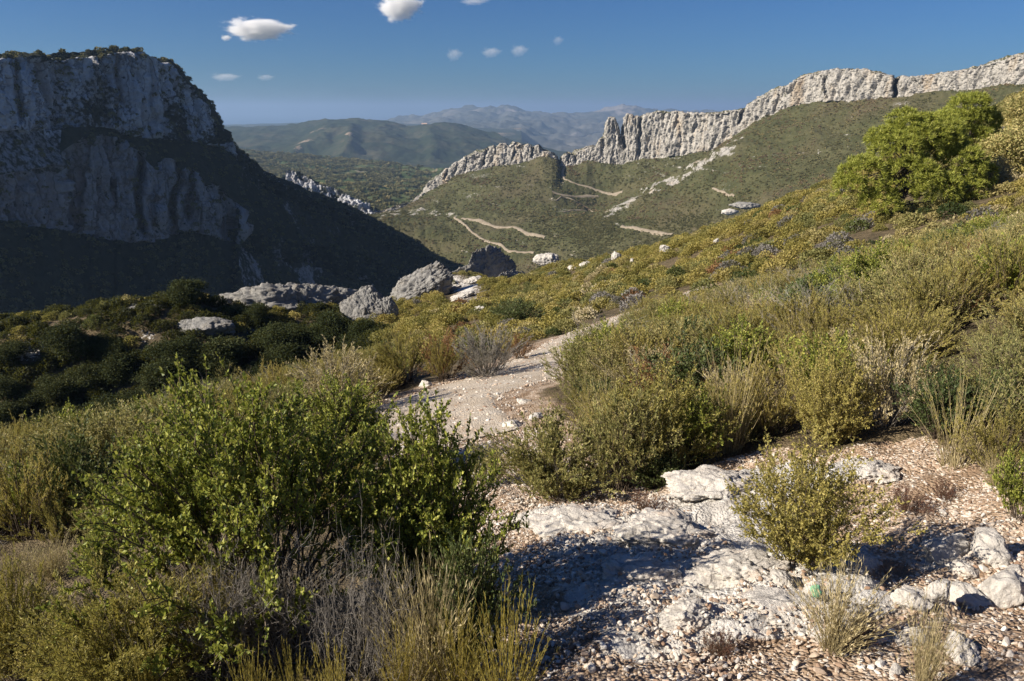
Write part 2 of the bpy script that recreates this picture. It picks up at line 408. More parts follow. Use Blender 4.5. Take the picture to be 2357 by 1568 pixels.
def rr_patch(P, K):
    px, py = proj(P)
    strata = fbm(np.stack([P[..., 0] / 40, P[..., 1] / 60, P[..., 2] / 4.5], -1), 3)
    slope = K < 0.3
    v = 0.14 + 0.30 * smooth(0.25, 0.75, strata)
    # bare rocky nose of the fold
    yf = np.interp(px, [1380, 1400, 1440, 1500, 1560, 1640, 1720], [496, 484, 462, 430, 400, 358, 310])
    nose = np.exp(-((py - yf - 8) / 16.0) ** 2) * smooth(1370, 1410, px) * (1 - smooth(1690, 1740, px))
    v = v + 0.36 * nose * (0.8 + 1.5 * fbm(P / 14, 4))
    # stony gullies above the pine
    for gx, y0, y1, wd in ((1888, 330, 425, 9), (1812, 360, 420, 6), (1950, 300, 360, 9)):
        g = np.exp(-((px - gx - 0.10 * (py - y0)*0 - 6 * fbm(P / 20, 2)) / wd) ** 2) * smooth(y0 - 8, y0 + 6, py) * (1 - smooth(y1 - 8, y1 + 6, py))
        v = v + 0.30 * g * (0.55 + 0.9 * fbm(P / 9, 3))
    # broken blocks under the towers
    v = v + 0.28 * smooth(0.1, 0.6, fbm(P / 9, 3)) * smooth(1370, 1400, px) * (1 - smooth(1600, 1660, px)) * (1 - smooth(385, 400, py)) 
    # ledge of rock on the valley lip
    lip = np.exp(-((py - np.interp(px, [800, 850, 930, 1000, 1060], [490, 492, 488, 490, 498])) / 8.0) ** 2) * (1 - smooth(1040, 1070, px))
    v = v + 0.5 * lip * smooth(-0.2, 0.4, fbm(P / 12, 3))
    K = np.where(slope, v, K)
    top = (K > 0.6)
    K = np.where(top, np.clip(K - 0.22 + 0.2 * fbm(P / 14, 3), 0.45, 1), K)
    return np.clip(K, 0, 1)
def rr_mod(P, K, px):
    qx, qy = proj(P)
    P = P.copy()
    dh = P[..., :2] / np.linalg.norm(P[..., :2], axis=-1)[..., None]
    for nx, wd, y0, y1, amt, lean in ((1429, 4.5, 262, 348, 18.0, 0.10), (1475, 4.0, 262, 366, 8.0, -0.06), (1384, 3.0, 300, 366, 4.0, 0.1), (1562, 4.0, 262, 350, 3.0, 0.12), (1606, 4.0, 262, 340, 3.0, -0.2), (2061, 5.0, 176, 228, 34.0, 0.0), (1900, 4.0, 185, 230, 9.0, 0.1), (1286, 5.0, 350, 386, 22.0, 0.0), (1716, 4.0, 236, 292, 12.0, -0.3), (1008, 2.5, 400, 432, 1.4, -0.4), (1034, 2.5, 384, 416, 7.2, -0.4), (1056, 3.0, 370, 406, 2.2, -0.3), (1080, 2.5, 356, 398, 4.3, -0.3), (1100, 2.5, 346, 392, 0.8, -0.3), (1124, 3.0, 336, 386, 7.9, -0.25), (1143, 2.5, 332, 382, 2.5, -0.2), (1170, 3.0, 328, 380, 1.4, -0.2), (1188, 2.5, 328, 376, 5.0, -0.15), (1206, 2.5, 330, 374, 3.6, -0.1), (1228, 3.0, 332, 368, 9.7, -0.1), (1246, 2.5, 336, 362, 1.4, 0.0), (1308, 2.5, 350, 380, 9.0, 0.0), (1324, 2.5, 345, 378, 9.0, 0.0)):
        c = nx + lean * (qy - y0) + 4.0 * fbm(P / 9.0, 3)
        g = np.exp(-((qx - c) / wd) ** 4) * smooth(y0 - 14, y0 + 4, qy) * (1 - smooth(y1 - 10, y1, qy)) * smooth(0.35, 0.6, K)
        P[..., :2] += dh * (amt * g)[..., None]
    return P, K
loft('hill', [r_foot, r_s1, r_s2, r_s3, r_c0, r_c1], pxr, (46, 44, 24, 40, 60), (0.0, 0.0, 0.0, 0.0, 1.0),
     ((8, -1), (50, 12), (250, 120), (500, 380)), M_RIDGE, 'sunlit scrub hillside rising to a crest of white limestone cliffs', 'hillside',
     cliff=(3.0, 2.6, 1.5, 10.0), slope=(2.6, 1.0, 34.0), crest=1.4, patch=rr_patch, mod=rr_mod, vert=0.34, crestrock=0.8)

# wooded valley floor
v0 = [(200, 640, 1000), (1300, 640, 1000)]
v1 = [(200, 500, 1250), (700, 500, 1250), (1000, 505, 1200), (1300, 520, 1180)]
v2 = [(200, 440, 1600), (800, 445, 1600), (1000, 450, 1500), (1300, 450, 1500)]
v3 = [(200, 390, 2200), (700, 392, 2250), (1000, 412, 2100), (1300, 420, 2000)]
v4 = [(200, 330, 3000), (480, 340, 3000), (560, 348, 3000), (650, 354, 2950), (740, 362, 2850), (800, 367, 2750), (880, 374, 2600), (950, 385, 2450), (1020, 394, 2350), (1300, 400, 2300)]
loft('valley', [v0, v1, v2, v3, v4], np.linspace(200, 1300, 420), (24, 40, 50, 50), (0, 0, 0, 0), ((100, 20), (500, 90), (900, 200)), M_VALLEY,
     'green wooded valley floor between the two ridges', 'valley', slope=(10, 3.0, 120.0),
     patch=lambda P, K: np.clip(0.12 + 0.5 * fbm(P / 130, 4), 0, 0.5))

# far hills
h0 = [(300, 420, 3300), (1500, 420, 3300)]
h1 = [(300, 350, 4000), (520, 352, 4000), (700, 350, 4000), (760, 362, 3700), (810, 345, 3900), (860, 365, 3700), (980, 375, 3700), (1100, 370, 3800), (1500, 370, 3900)]
h2 = [(300, 305, 5600), (520, 296, 5600), (600, 291, 5600), (660, 289, 5500), (723, 281, 5400), (780, 275, 5300), (830, 277, 5300), (860, 276, 5200), (886, 277, 5200), (912, 282, 5200), (934, 288, 5200), (972, 292, 5150), (1010, 287, 5100), (1046, 285, 5100), (1075, 289, 5100), (1100, 297, 5050), (1130, 308, 5000), (1180, 325, 4900), (1300, 350, 4800), (1500, 370, 4700)]
def hill_patch(P, K):
    px, py = proj(P)
    k = 0.10 + 0.35 * fbm(P / 260, 4)
    k += 0.35 * np.exp(-((px - (808 - (py - 300) * 0.15)) / 16) ** 2) * smooth(295, 315, py)
    k += 0.35 * np.exp(-((px - (770 - (py - 290) * 1.35)) / 22) ** 2) * smooth(292, 306, py) * (1 - smooth(350, 365, py))
    return np.clip(k, 0, 0.8)
def hill_mod(P, K, px):
    qx, qy = proj(P)
    # ribs that throw the blue shadows
    rib = np.exp(-((qx - (808 - (qy - 300) * 0.15)) / 22) ** 2) + np.exp(-((qx - (775 - (qy - 290) * 1.35)) / 30) ** 2) + 0.9 * np.exp(-((qx - (985 + (qy - 300) * 0.3)) / 26) ** 2)
    w = smooth(283, 300, qy) * (1 - smooth(355, 375, qy))
    P = P.copy(); P[..., 2] += 34 * rib * w
    return P, K
loft('hill', [h0, h1, h2], np.linspace(300, 1500, 500), (20, 90), (0, 0), ((300, 40), (900, 200), (900, 350)), M_HILL,
     'low blue-shadowed hills beyond the valley with pale worked slopes', 'hillside', slope=(26, 9, 420.0), patch=hill_patch, mod=hill_mod)

# pale coastal plain at the left of the far hills
p0 = [(300, 330, 5700), (1200, 330, 5700)]
p1 = [(300, 296, 9500), (520, 293, 9500), (700, 290, 9500), (1200, 290, 9500)]
p2 = [(300, 288, 12500), (520, 287, 12500), (620, 285, 12500), (760, 281, 12500), (900, 280, 12500), (1200, 280, 12500)]
loft('plain', [p0, p1, p2], np.linspace(300, 1200, 240), (30, 30), (0, 0), ((300, 20), (900, 60)), M_HILL,
     'flat coastal plain in front of the sea at the left horizon', 'plain', slope=(14, 5, 700.0), patch=lambda P, K: np.clip(0.25 + 0.5 * fbm(P / 500, 3), 0, .8))

# mountains in the haze
m0 = [(850, 420, 5600), (1900, 420, 5600)]
m1 = [(850, 330, 7600), (1060, 330, 7600), (1130, 320, 7800), (1200, 312, 8000), (1260, 318, 8000), (1400, 330, 8000), (1900, 330, 8000)]
m1b = [(850, 300, 9800), (1000, 300, 9800), (1130, 293, 9500), (1200, 294, 9300), (1300, 304, 9300), (1400, 305, 9300), (1900, 300, 9300)]
m2 = [(850, 282, 13000), (943, 274, 13000), (985, 264, 13000), (1027, 256, 13000), (1060, 252, 13000), (1083, 249, 13000), (1110, 250, 13000), (1128, 245, 13000), (1150, 247, 13000), (1167, 243, 13000), (1182, 247, 13000), (1195, 252, 13000), (1223, 258, 13000), (1265, 262, 13000), (1335, 261, 13000), (1377, 254, 13000), (1405, 248, 13000), (1433, 242, 13000), (1455, 247, 13000), (1475, 252, 13000), (1540, 258, 13000), (1700, 258, 13000), (1900, 262, 13000)]
def mt_patch(P, K):
    px, py = proj(P)
    return np.clip(0.12 + 0.38 * (1 - smooth(246, 275, py)) + 0.4 * fbm(P / 700, 4), 0, 0.8)
loft('mountain', [m0, m1, m1b, m2], np.linspace(850, 1900, 420), (16, 40, 60), (0, 0, 0), ((600, 100), (2000, 500)), M_MOUNT,
     'hazy blue mountain range on the skyline at the centre', 'mountain', slope=(90, 34, 900.0), patch=mt_patch)

# ------------------------------------------------------------------ foreground hillside as a height field
CTRL_PIX = [
 (0,1568,2.5),(300,1568,2.35),(1200,1568,2.15),(1800,1568,2.0),(2400,1568,1.9),
 (1300,1300,3.5),(1700,1300,3.35),(2100,1300,3.15),(2400,1250,3.1),(900,1330,3.5),(450,1380,3.5),
 (1150,1150,5.2),(1500,1090,5.3),(1900,1000,5.3),(2357,900,4.9),(2357,610,13),(2300,485,27),(2357,345,44),(2357,262,62),
 (2050,492,31),(1930,470,48),(1850,478,60),(1650,530,80),(1500,590,95),(1350,630,108),(1200,664,120),(1060,650,138),(1000,650,140),
 (1330,775,18),(1450,715,26),(1700,610,30),(1700,800,12),(2000,700,11.5),(1200,705,60),(1100,765,35),(960,820,27),(905,765,45),
 (1150,880,11.5),(980,950,9.6),(1900,560,36),(1550,640,55),
 (620,925,17),(300,1030,12.5),(0,1110,9),(0,1260,6.0),(0,1400,4.1),(-500,1200,8),(300,1250,5.4),(600,1150,6.2),
 (-400,1020,52),(0,1010,54),(300,985,55),(600,925,57),(820,850,60),
 (-400,800,60),(0,780,62),(200,757,64),(400,725,66),(560,722,70),(750,715,74),(900,722,78),(960,690,92),(-900,850,58)]
CTRL_W = [(0,0,-1.58),(0,-10,0.9),(-10,-10,-1.6),(10,-10,3.2),(3,0,-0.95),(-3,0,-2.4),(-14,0,-5.5),(12,2,0.9),(-30,0,-14),(30,0,5.0),(40,20,8),(-25,15,-14),(-40,25,-22),
 (60,45,8),(90,60,18),(70,80,10),(60,120,-24),(100,150,-22),(40,160,-50),(20,190,-62),(150,220,-40),(-15,170,-70),(-45,150,-74),(-60,105,-66),(-100,95,-72),(-25,115,-50),(-5,125,-46),(80,260,-100),(0,260,-130),(-90,200,-120),(-110,60,-45),(-130,20,-60),(160,120,10),(0,-30,5)]
cpts = [at(np.array(p[0]), np.array(p[1]), np.array(p[2])) for p in CTRL_PIX] + [np.array(p, float) for p in CTRL_W]
cpts = np.array(cpts)

class TPS:
    def __init__(s, P, lam=0.02):
        s.X = P[:, :2]; n = len(P)
        d = np.linalg.norm(s.X[:, None] - s.X[None], axis=-1)
        K = np.where(d > 0, d * d * np.log(d + 1e-12), 0) + lam * np.eye(n) * np.maximum(np.hypot(s.X[:, 0], s.X[:, 1]), 3)[:, None]
        T = np.hstack([np.ones((n, 1)), s.X])
        A = np.vstack([np.hstack([K, T]), np.hstack([T.T, np.zeros((3, 3))])])
        s.w = np.linalg.solve(A, np.concatenate([P[:, 2], np.zeros(3)]))
    def __call__(s, x, y):
        x = np.asarray(x, float); sh = x.shape
        q = np.stack([x.ravel(), np.asarray(y, float).ravel()], -1)
        out = np.empty(len(q))
        for a in range(0, len(q), 20000):
            c = q[a:a + 20000]
            d2 = ((c[:, None] - s.X[None]) ** 2).sum(-1)
            out[a:a + 20000] = (0.5 * d2 * np.log(d2 + 1e-12)) @ s.w[:-3] + s.w[-3] + c @ s.w[-2:]
        return out.reshape(sh)
BASE = TPS(cpts)

def hit_base(px, py, f):
    """where the sight line first meets the height field f"""
    r = ray(np.array(float(px)), np.array(float(py)))
    ds = 1.2 * 1.012 ** np.arange(440)
    z = f(r[0] * ds, ds)
    below = r[2] * ds < z
    k = int(np.argmax(below)) if below.any() else len(ds) - 1
    return np.array([r[0] * ds[k], ds[k], z[k]])

PATH_PIX = [(1560, 1600, 0.55), (1460, 1380, 0.6), (1330, 1230, 0.6), (1190, 1130, 0.6), (1055, 1020, 0.9), (990, 930, 1.3), (1110, 885, 1.45), (1235, 842, 1.25), (1312, 797, 1.05), (1365, 762, 0.95), (1450, 722, 0.55), (1540, 690, 0.4), (1620, 662, 0.3)]
PATH = np.array([np.append(hit_base(a, c, BASE)[:2], w) for a, c, w in PATH_PIX])

def path_dist(x, y):
    """signed distance to the path edge (negative on the path)"""
    x = np.asarray(x, float); y = np.asarray(y, float)
    best = np.full(x.shape, 1e9)
    for a, b_ in zip(PATH[:-1], PATH[1:]):
        ab = b_[:2] - a[:2]
        t = np.clip(((x - a[0]) * ab[0] + (y - a[1]) * ab[1]) / (ab @ ab), 0, 1)
        d = np.hypot(x - a[0] - t * ab[0], y - a[1] - t * ab[1]) - (a[2] + t * (b_[2] - a[2]))
        best = np.minimum(best, d)
    return best

CLEAR = [(1085, 1060), (1100, 1160), (1160, 1290), (1250, 1640), (2700, 1640), (2700, 1130), (2330, 1080), (2240, 1070), (2130, 1020), (2020, 1035), (1900, 1075), (1760, 1045), (1660, 1075), (1560, 1115), (1400, 1165), (1250, 1165), (1130, 1100)]
def in_poly(px, py, poly):
    inside = np.zeros(px.shape, bool)
    for (x1, y1), (x2, y2) in zip(poly, poly[1:] + poly[:1]):
        c = ((y1 > py) != (y2 > py)) & (px < (x2 - x1) * (py - y1) / (y2 - y1 + 1e-9) + x1)
        inside ^= c
    return inside
CLEAR_W = [tuple(hit_base(a, min(c, 1600), BASE)[:2]) for a, c in CLEAR]

def poly_in(x, y, poly):
    """distance inside a polygon's edge (0 outside)"""
    best = np.full(x.shape, 1e9)
    for (x1, y1), (x2, y2) in zip(poly, poly[1:] + poly[:1]):
        L2 = (x2 - x1) ** 2 + (y2 - y1) ** 2 + 1e-9
        t = np.clip(((x - x1) * (x2 - x1) + (y - y1) * (y2 - y1)) / L2, 0, 1)
        best = np.minimum(best, np.hypot(x - x1 - t * (x2 - x1), y - y1 - t * (y2 - y1)))
    return np.where(in_poly(x, y, poly), best, 0)

def bed_mask(x, y):
    q = np.stack([x, y, 0 * x], -1)
    m_ = 0.66 + 0.85 * fbm(q / np.array([1.25, 0.85, 1]) + 3, 3)
    px, py = proj(np.stack([x, y, BASE(x, y)], -1))
    m_ = m_ + 0.45 * np.exp(-((px - 1500) / 280) ** 2) - 0.45 * smooth(1900, 2080, px)
    return smooth(0.35, 0.75, m_) * smooth(0.0, 0.45, poly_in(x, y, CLEAR_W))

def gz(x, y):
    x = np.asarray(x, float); y = np.asarray(y, float)
    z = BASE(x, y)
    P = np.stack([x, y, np.zeros_like(x)], -1)
    # unseen knoll added left of the view to throw shade on the gully bank
    z = z + 108 * np.exp(-((x + 88) / 19.0) ** 2 - ((y - 36) / 14.0) ** 2)
    far = smooth(8, 60, np.hypot(x, y))
    k = smooth(-0.1, 0.5, path_dist(x, y))
    near = (0.05 * fbm(P / 1.1, 3) + 0.035 * ridged(P / 0.45 + 3, 3) * (1 - smooth(9, 20, y))) * (0.25 + 0.75 * k)
    bed = bed_mask(x, y)
    z = z + bed * (0.03 + 0.045 * ridged(P / np.array([0.55, 0.34, 1]) + 8, 3, 0.55) + 0.022 * ridged(P / 0.13 + 5, 3, 0.6))
    return z + near + far * (0.5 * fbm(P / 9.0, 3)) * k

def hit(px, py): return hit_base(px, py, gz)
def ground_at(px, py, d):
    p = at(np.array(float(px)), np.array(float(py)), np.array(float(d)))
    return np.array([p[0], p[1], float(gz(p[0], p[1]))])

def mat_ground():
    m, n, l, b = new_mat('stony_ground'); B = NB(n, l)
    pos = n.new('ShaderNodeNewGeometry').outputs['Position']
    soil = B.ramp(B.noise(pos, 1.3, 6, 0.65), [(0.3, (0.189, 0.124, 0.080)), (0.5, (0.299, 0.214, 0.144)), (0.7, (0.398, 0.308, 0.219))])
    peb = B.voro(pos, 60.0)
    pc = B.ramp(peb.outputs['Color'], [(0.0, (0.219, 0.149, 0.099)), (0.45, (0.378, 0.278, 0.199)), (0.75, (0.518, 0.439, 0.358)), (1.0, (0.618, 0.568, 0.498))])
    soil = B.mix(B.mapr(B.noise(pos, 5.0, 4, 0.6), 0.42, 0.56), soil, pc)
    lit = B.ramp(B.noise(pos, 3.0, 6, 0.7), [(0.35, (0.06, 0.05, 0.03)), (0.55, (0.13, 0.10, 0.06)), (0.7, (0.22, 0.17, 0.10))])
    bare = B.attr('bare')
    c = B.mix(B.mapr(B.math('ADD', bare, B.math('MULTIPLY', B.math('SUBTRACT', B.noise(pos, 2.0, 5, 0.7), 0.5), 0.8)), 0.4, 0.6), lit, soil)
    rk = B.ramp(B.math('ADD', B.math('MULTIPLY', B.noise(pos, 7.0, 6, 0.7), 0.6), B.math('MULTIPLY', B.noise(pos, 1.6, 3), 0.4)),
                [(0.32, (0.327, 0.300, 0.272)), (0.45, (0.600, 0.572, 0.532)), (0.62, (0.816, 0.789, 0.742))])
    ce = n.new('ShaderNodeTexVoronoi'); ce.feature = 'DISTANCE_TO_EDGE'; ce.inputs['Scale'].default_value = 3.6
    wv = n.new('ShaderNodeVectorMath'); wv.operation = 'MULTIPLY_ADD'; wv.inputs[1].default_value = (0.35, 0.35, 0.35)
    nz = n.new('ShaderNodeTexNoise'); l.new(pos, nz.inputs['Vector']); nz.inputs['Scale'].default_value = 3.0; nz.inputs['Detail'].default_value = 5
    l.new(nz.outputs['Color'], wv.inputs[0]); l.new(pos, wv.inputs[2]); l.new(wv.outputs[0], ce.inputs['Vector'])
    crk = B.mapr(ce.outputs['Distance'], 0.0, 0.04, 0.45, 0.0)
    rk = B.mix(crk, rk, (0.17, 0.14, 0.11))
    k = B.mapr(B.math('ADD', B.attr('stone'), B.math('MULTIPLY', B.math('SUBTRACT', B.noise(pos, 3.5, 6, 0.7), 0.5), 1.1)), 0.42, 0.56)
    l.new(B.mix(k, c, rk), b.inputs['Base Color'])
    b.inputs['Roughness'].default_value = 0.95
    b.inputs['Specular IOR Level'].default_value = 0.15
    h = B.math('ADD', B.math('MULTIPLY', B.noise(pos, 14.0, 6, 0.7), 0.6), B.math('MULTIPLY', peb.outputs['Distance'], -0.6))
    h = B.math('ADD', h, B.math('MULTIPLY', B.noise(pos, 45.0, 5, 0.75), B.math('MULTIPLY', k, 0.9)))
    h = B.math('SUBTRACT', h, B.math('MULTIPLY', crk, 0.7))
    l.new(B.bump(h, 1.0, 0.03), b.inputs['Normal'])
    return m
M_GROUND = mat_ground()

def build_ground():
    t = np.linspace(0, 1, 560)
    ys = -14 + 0.0 * t
    ys = np.concatenate([np.linspace(-30, 0.6, 24), 0.8 * (280 / 0.8) ** np.linspace(0, 1, 620)])
    s = np.linspace(-1, 1, 520); s = np.sign(s) * np.abs(s) ** 1.15
    X = s[None, :] * (4.0 + 0.98 * np.maximum(ys, 0))[:, None] + 0 * ys[:, None]
    Y = np.repeat(ys[:, None], len(s), 1)
    Z = gz(X, Y)
    P = np.stack([X, Y, Z], -1)
    clear = in_poly(X, Y, CLEAR_W)
    bare = np.clip(np.where(clear, 0.85, 0.15) + 0.5 * (1 - smooth(0.0, 0.9, path_dist(X, Y))), 0, 1)
    q = np.stack([X, Y, 0 * X], -1)
    stone = np.where(clear, 0.08 + 0.85 * bed_mask(X, Y), 0.08)
    px, py = proj(P)
    stone = np.where((Y > 60) & (Y < 160), 0.12 + 0.5 * np.exp(-((px - 1075) / 45) ** 2 - ((py - 660) / 40) ** 2) + 0.25 * fbm(P / 5, 3), stone)
    # rocky bank on the shaded spur
    bank = np.exp(-((py - np.interp(px, [0, 200, 400, 560], [815, 790, 770, 745])) / 28) ** 2) * (px < 620) * (Y > 45) * (Y < 75)
    stone = stone + 0.5 * bank * (0.6 + 0.8 * fbm(P / 4, 3))
    me = mesh_np('ground', P.reshape(-1, 3), grid_faces(*X.shape), [M_GROUND], True, {'bare': bare.ravel(), 'stone': np.clip(stone, 0, 1).ravel()})
    o = link('ground', me)
    tag(o, 'stony hillside falling away from the viewer with soil and pale bedrock', 'ground', None, 'structure')
    return o
GROUND = build_ground()
# ------------------------------------------------------------------ tracks laid on the far hillside
RIDGE = [v for k, v in TERRAINS.items() if k.startswith('sunlit')][0]
BVH_R = BVHTree.FromPolygons([Vector(v) for v in RIDGE[3]], [tuple(int(i) for i in f) for f in RIDGE[4]])
def cast(px, py, bvh=BVH_R):
    d = ray(np.array(float(px)), np.array(float(py)))
    h = bvh.ray_cast(Vector((0, 0, 0)), Vector(d).normalized())
    return None if h[0] is None else np.array(h[0])

def mat_plain(name, c1, c2, scale, rough=0.95, bump=0.4, dist=0.02, obj=False):
    m, n, l, b = new_mat(name); B = NB(n, l)
    pos = n.new('ShaderNodeTexCoord').outputs['Object'] if obj else n.new('ShaderNodeNewGeometry').outputs['Position']
    f = B.noise(pos, scale, 6, 0.68)
    l.new(B.ramp(f, [(0.33, c1), (0.66, c2)]), b.inputs['Base Color'])
    b.inputs['Roughness'].default_value = rough; b.inputs['Specular IOR Level'].default_value = 0.15
    l.new(B.bump(f, bump, dist), b.inputs['Normal'])
    return m
M_TRACK = mat_plain('track_dust', (0.200, 0.164, 0.120), (0.304, 0.260, 0.200), 0.3, dist=0.5)

def ribbon(name, pts, widths, mat, label, lift, zf=None, kind='structure', cat='track', noise_amp=0.25, step=None, across=5, tuck=0.3):
    pts = np.array(pts, float)
    seg = np.linalg.norm(np.diff(pts[:, :2], axis=0), axis=1); t = np.concatenate([[0], np.cumsum(seg)])
    n = max(8, int(t[-1] / step)); tt = np.linspace(0, t[-1], n)
    Q = np.stack([np.interp(tt, t, pts[:, k]) for k in range(3)], -1)
    for _ in range(3): Q[1:-1] = (Q[:-2] + 2 * Q[1:-1] + Q[2:]) / 4
    W = np.interp(tt, t, widths)
    tg = np.gradient(Q[:, :2], axis=0); tg /= np.linalg.norm(tg, axis=1)[:, None]
    sd = np.stack([-tg[:, 1], tg[:, 0]], -1)
    u = np.linspace(-1, 1, across)
    V = np.zeros((n, across, 3))
    for j, uu in enumerate(u):
        wj = W * (1 + noise_amp * fbm(np.stack([tt / (4 * W.mean()), np.full(n, 5.0 * np.sign(uu)), np.zeros(n)], -1), 3))
        V[:, j, :2] = Q[:, :2] + sd * (uu * wj)[:, None]
        V[:, j, 2] = Q[:, 2]
    if zf is not None: V[..., 2] = zf(V[..., 0], V[..., 1])
    V[..., 2] += lift - (lift + tuck) * smooth(0.7, 1.0, np.abs(u))[None, :]
    me = mesh_np(name, V.reshape(-1, 3), grid_faces(n, across), [mat], True)
    return tag(link(name, me), label, cat, None, kind)

def ridge_z(x, y):
    out = np.zeros(x.shape)
    for i, (a, b_) in enumerate(zip(x.ravel(), y.ravel())):
        h = BVH_R.ray_cast(Vector((a, b_, 400)), Vector((0, 0, -1)))
        out.ravel()[i] = h[0].z if h[0] is not None else -200
    return out
TRACKS = [
 ([(1299, 384), (1293, 402), (1302, 416), (1335, 427), (1377, 438), (1433, 442)], 2.6, 'pale dirt track climbing from the bend to the gap between the rocks'),
 ([(1271, 441), (1299, 452), (1340, 452), (1377, 452)], 2.4, 'short level dirt track below the rock towers'),
 ([(1279, 463), (1299, 452), (1320, 462), (1350, 475), (1385, 484)], 1.5, 'faint dirt track dropping from the level track'),
 ([(1296, 490), (1312, 484), (1330, 484), (1350, 486)], 1.6, 'small sandy turning place on the hillside'),
 ([(1063, 503), (1111, 511), (1145, 524), (1189, 524), (1212, 539), (1254, 547)], 3.4, 'wide pale dirt road crossing the lower hillside'),
 ([(1046, 500), (1077, 525), (1100, 545), (1139, 561), (1175, 581), (1204, 581), (1229, 582)], 2.2, 'narrow dirt road running down to the valley bottom'),
 ([(1430, 521), (1461, 524), (1492, 533), (1520, 538), (1548, 540)], 3.6, 'pale dirt road above the dark wood, right of the valley'),
 ([(1640, 434), (1662, 442), (1690, 452)], 1.3, 'thin footpath on the hillside above the scree'),
]
for pts, w, lab in TRACKS:
    W = [cast(*p) for p in pts]; W = [p for p in W if p is not None]
    if len(W) >= 3:
        ribbon('road', W, [w * 0.9] * len(W), M_TRACK, lab, 0.8, ridge_z, step=5.0, across=5, noise_amp=0.5, tuck=0.8)

# ------------------------------------------------------------------ the footpath
m, n, l, b = new_mat('path_grit'); B = NB(n, l)
pos = n.new('ShaderNodeNewGeometry').outputs['Position']
vo = B.voro(pos, 45.0)
c = B.ramp(B.noise(pos, 1.6, 6, 0.7), [(0.3, (0.314, 0.248, 0.184)), (0.5, (0.424, 0.364, 0.291)), (0.7, (0.516, 0.470, 0.406))])
c = B.mix(B.mapr(B.noise(pos, 6.0, 5, 0.7), 0.5, 0.62, 0, 0.75), c, B.ramp(vo.outputs['Color'], [(0, (0.239, 0.202, 0.166)), (0.5, (0.424, 0.378, 0.323)), (1, (0.608, 0.581, 0.535))]))
l.new(c, b.inputs['Base Color']); b.inputs['Roughness'].default_value = 0.95; b.inputs['Specular IOR Level'].default_value = 0.1
l.new(B.bump(B.math('SUBTRACT', B.noise(pos, 18, 5, 0.7), vo.outputs['Distance']), 0.8, 0.015), b.inputs['Normal'])
M_PATH = m
pp = PATH[4:]
ribbon('path', [(*p[:2], 0) for p in pp], [p[2] for p in pp], M_PATH, 'pale gritty footpath winding down between the shrubs', 0.02, gz, cat='path', step=0.12, across=31, noise_amp=0.35, tuck=0.05)

# ------------------------------------------------------------------ plants: generators
def tubes(P, r):
    """P (N,K,3) centre lines, r (N,K) radii -> three-sided tapering stems"""
    N, K, _ = P.shape
    T = np.gradient(P, axis=1); T /= np.linalg.norm(T, axis=-1)[..., None] + 1e-9
    A = np.cross(T, np.array([0.31, 0.17, 0.93])); nA = np.linalg.norm(A, axis=-1)[..., None]
    A = A / (nA + 1e-9); Bv = np.cross(T, A)
    V = np.empty((N, K, 3, 3))
    for j in range(3):
        a = 2 * math.pi * j / 3
        V[:, :, j] = P + (A * math.cos(a) + Bv * math.sin(a)) * r[..., None]
    idx = np.arange(N * K * 3).reshape(N, K, 3)
    f = []
    for j in range(3):
        k = (j + 1) % 3
        f.append(np.stack([idx[:, :-1, j], idx[:, :-1, k], idx[:, 1:, k], idx[:, 1:, j]], -1).reshape(-1, 4))
    return V.reshape(-1, 3), np.concatenate(f)

def leaves(pos, d, L, W, rng, shape=0.5, flat=0.0):
    """diamond leaves from pos along d"""
    n = len(pos)
    d = d / (np.linalg.norm(d, axis=1)[:, None] + 1e-9)
    rv = rng.normal(size=(n, 3))
    rv[:, :2] *= (1 - flat)
    s = np.cross(d, rv); s /= np.linalg.norm(s, axis=1)[:, None] + 1e-9
    up = np.cross(s, d)
    L = L[:, None]; W = W[:, None]
    V = np.empty((n, 4, 3))
    V[:, 0] = pos; V[:, 1] = pos + d * L * shape + s * W * 0.5 + up * L * 0.08
    V[:, 2] = pos + d * L; V[:, 3] = pos + d * L * shape - s * W * 0.5 + up * L * 0.08
    return V.reshape(-1, 3), np.arange(n * 4).reshape(n, 4)

def bez(a, b, c, K):
    t = np.linspace(0, 1, K)[None, :, None]
    return a[:, None] * (1 - t) ** 2 + b[:, None] * 2 * t * (1 - t) + c[:, None] * t * t

def unit(v): return v / (np.linalg.norm(v, axis=-1)[..., None] + 1e-9)

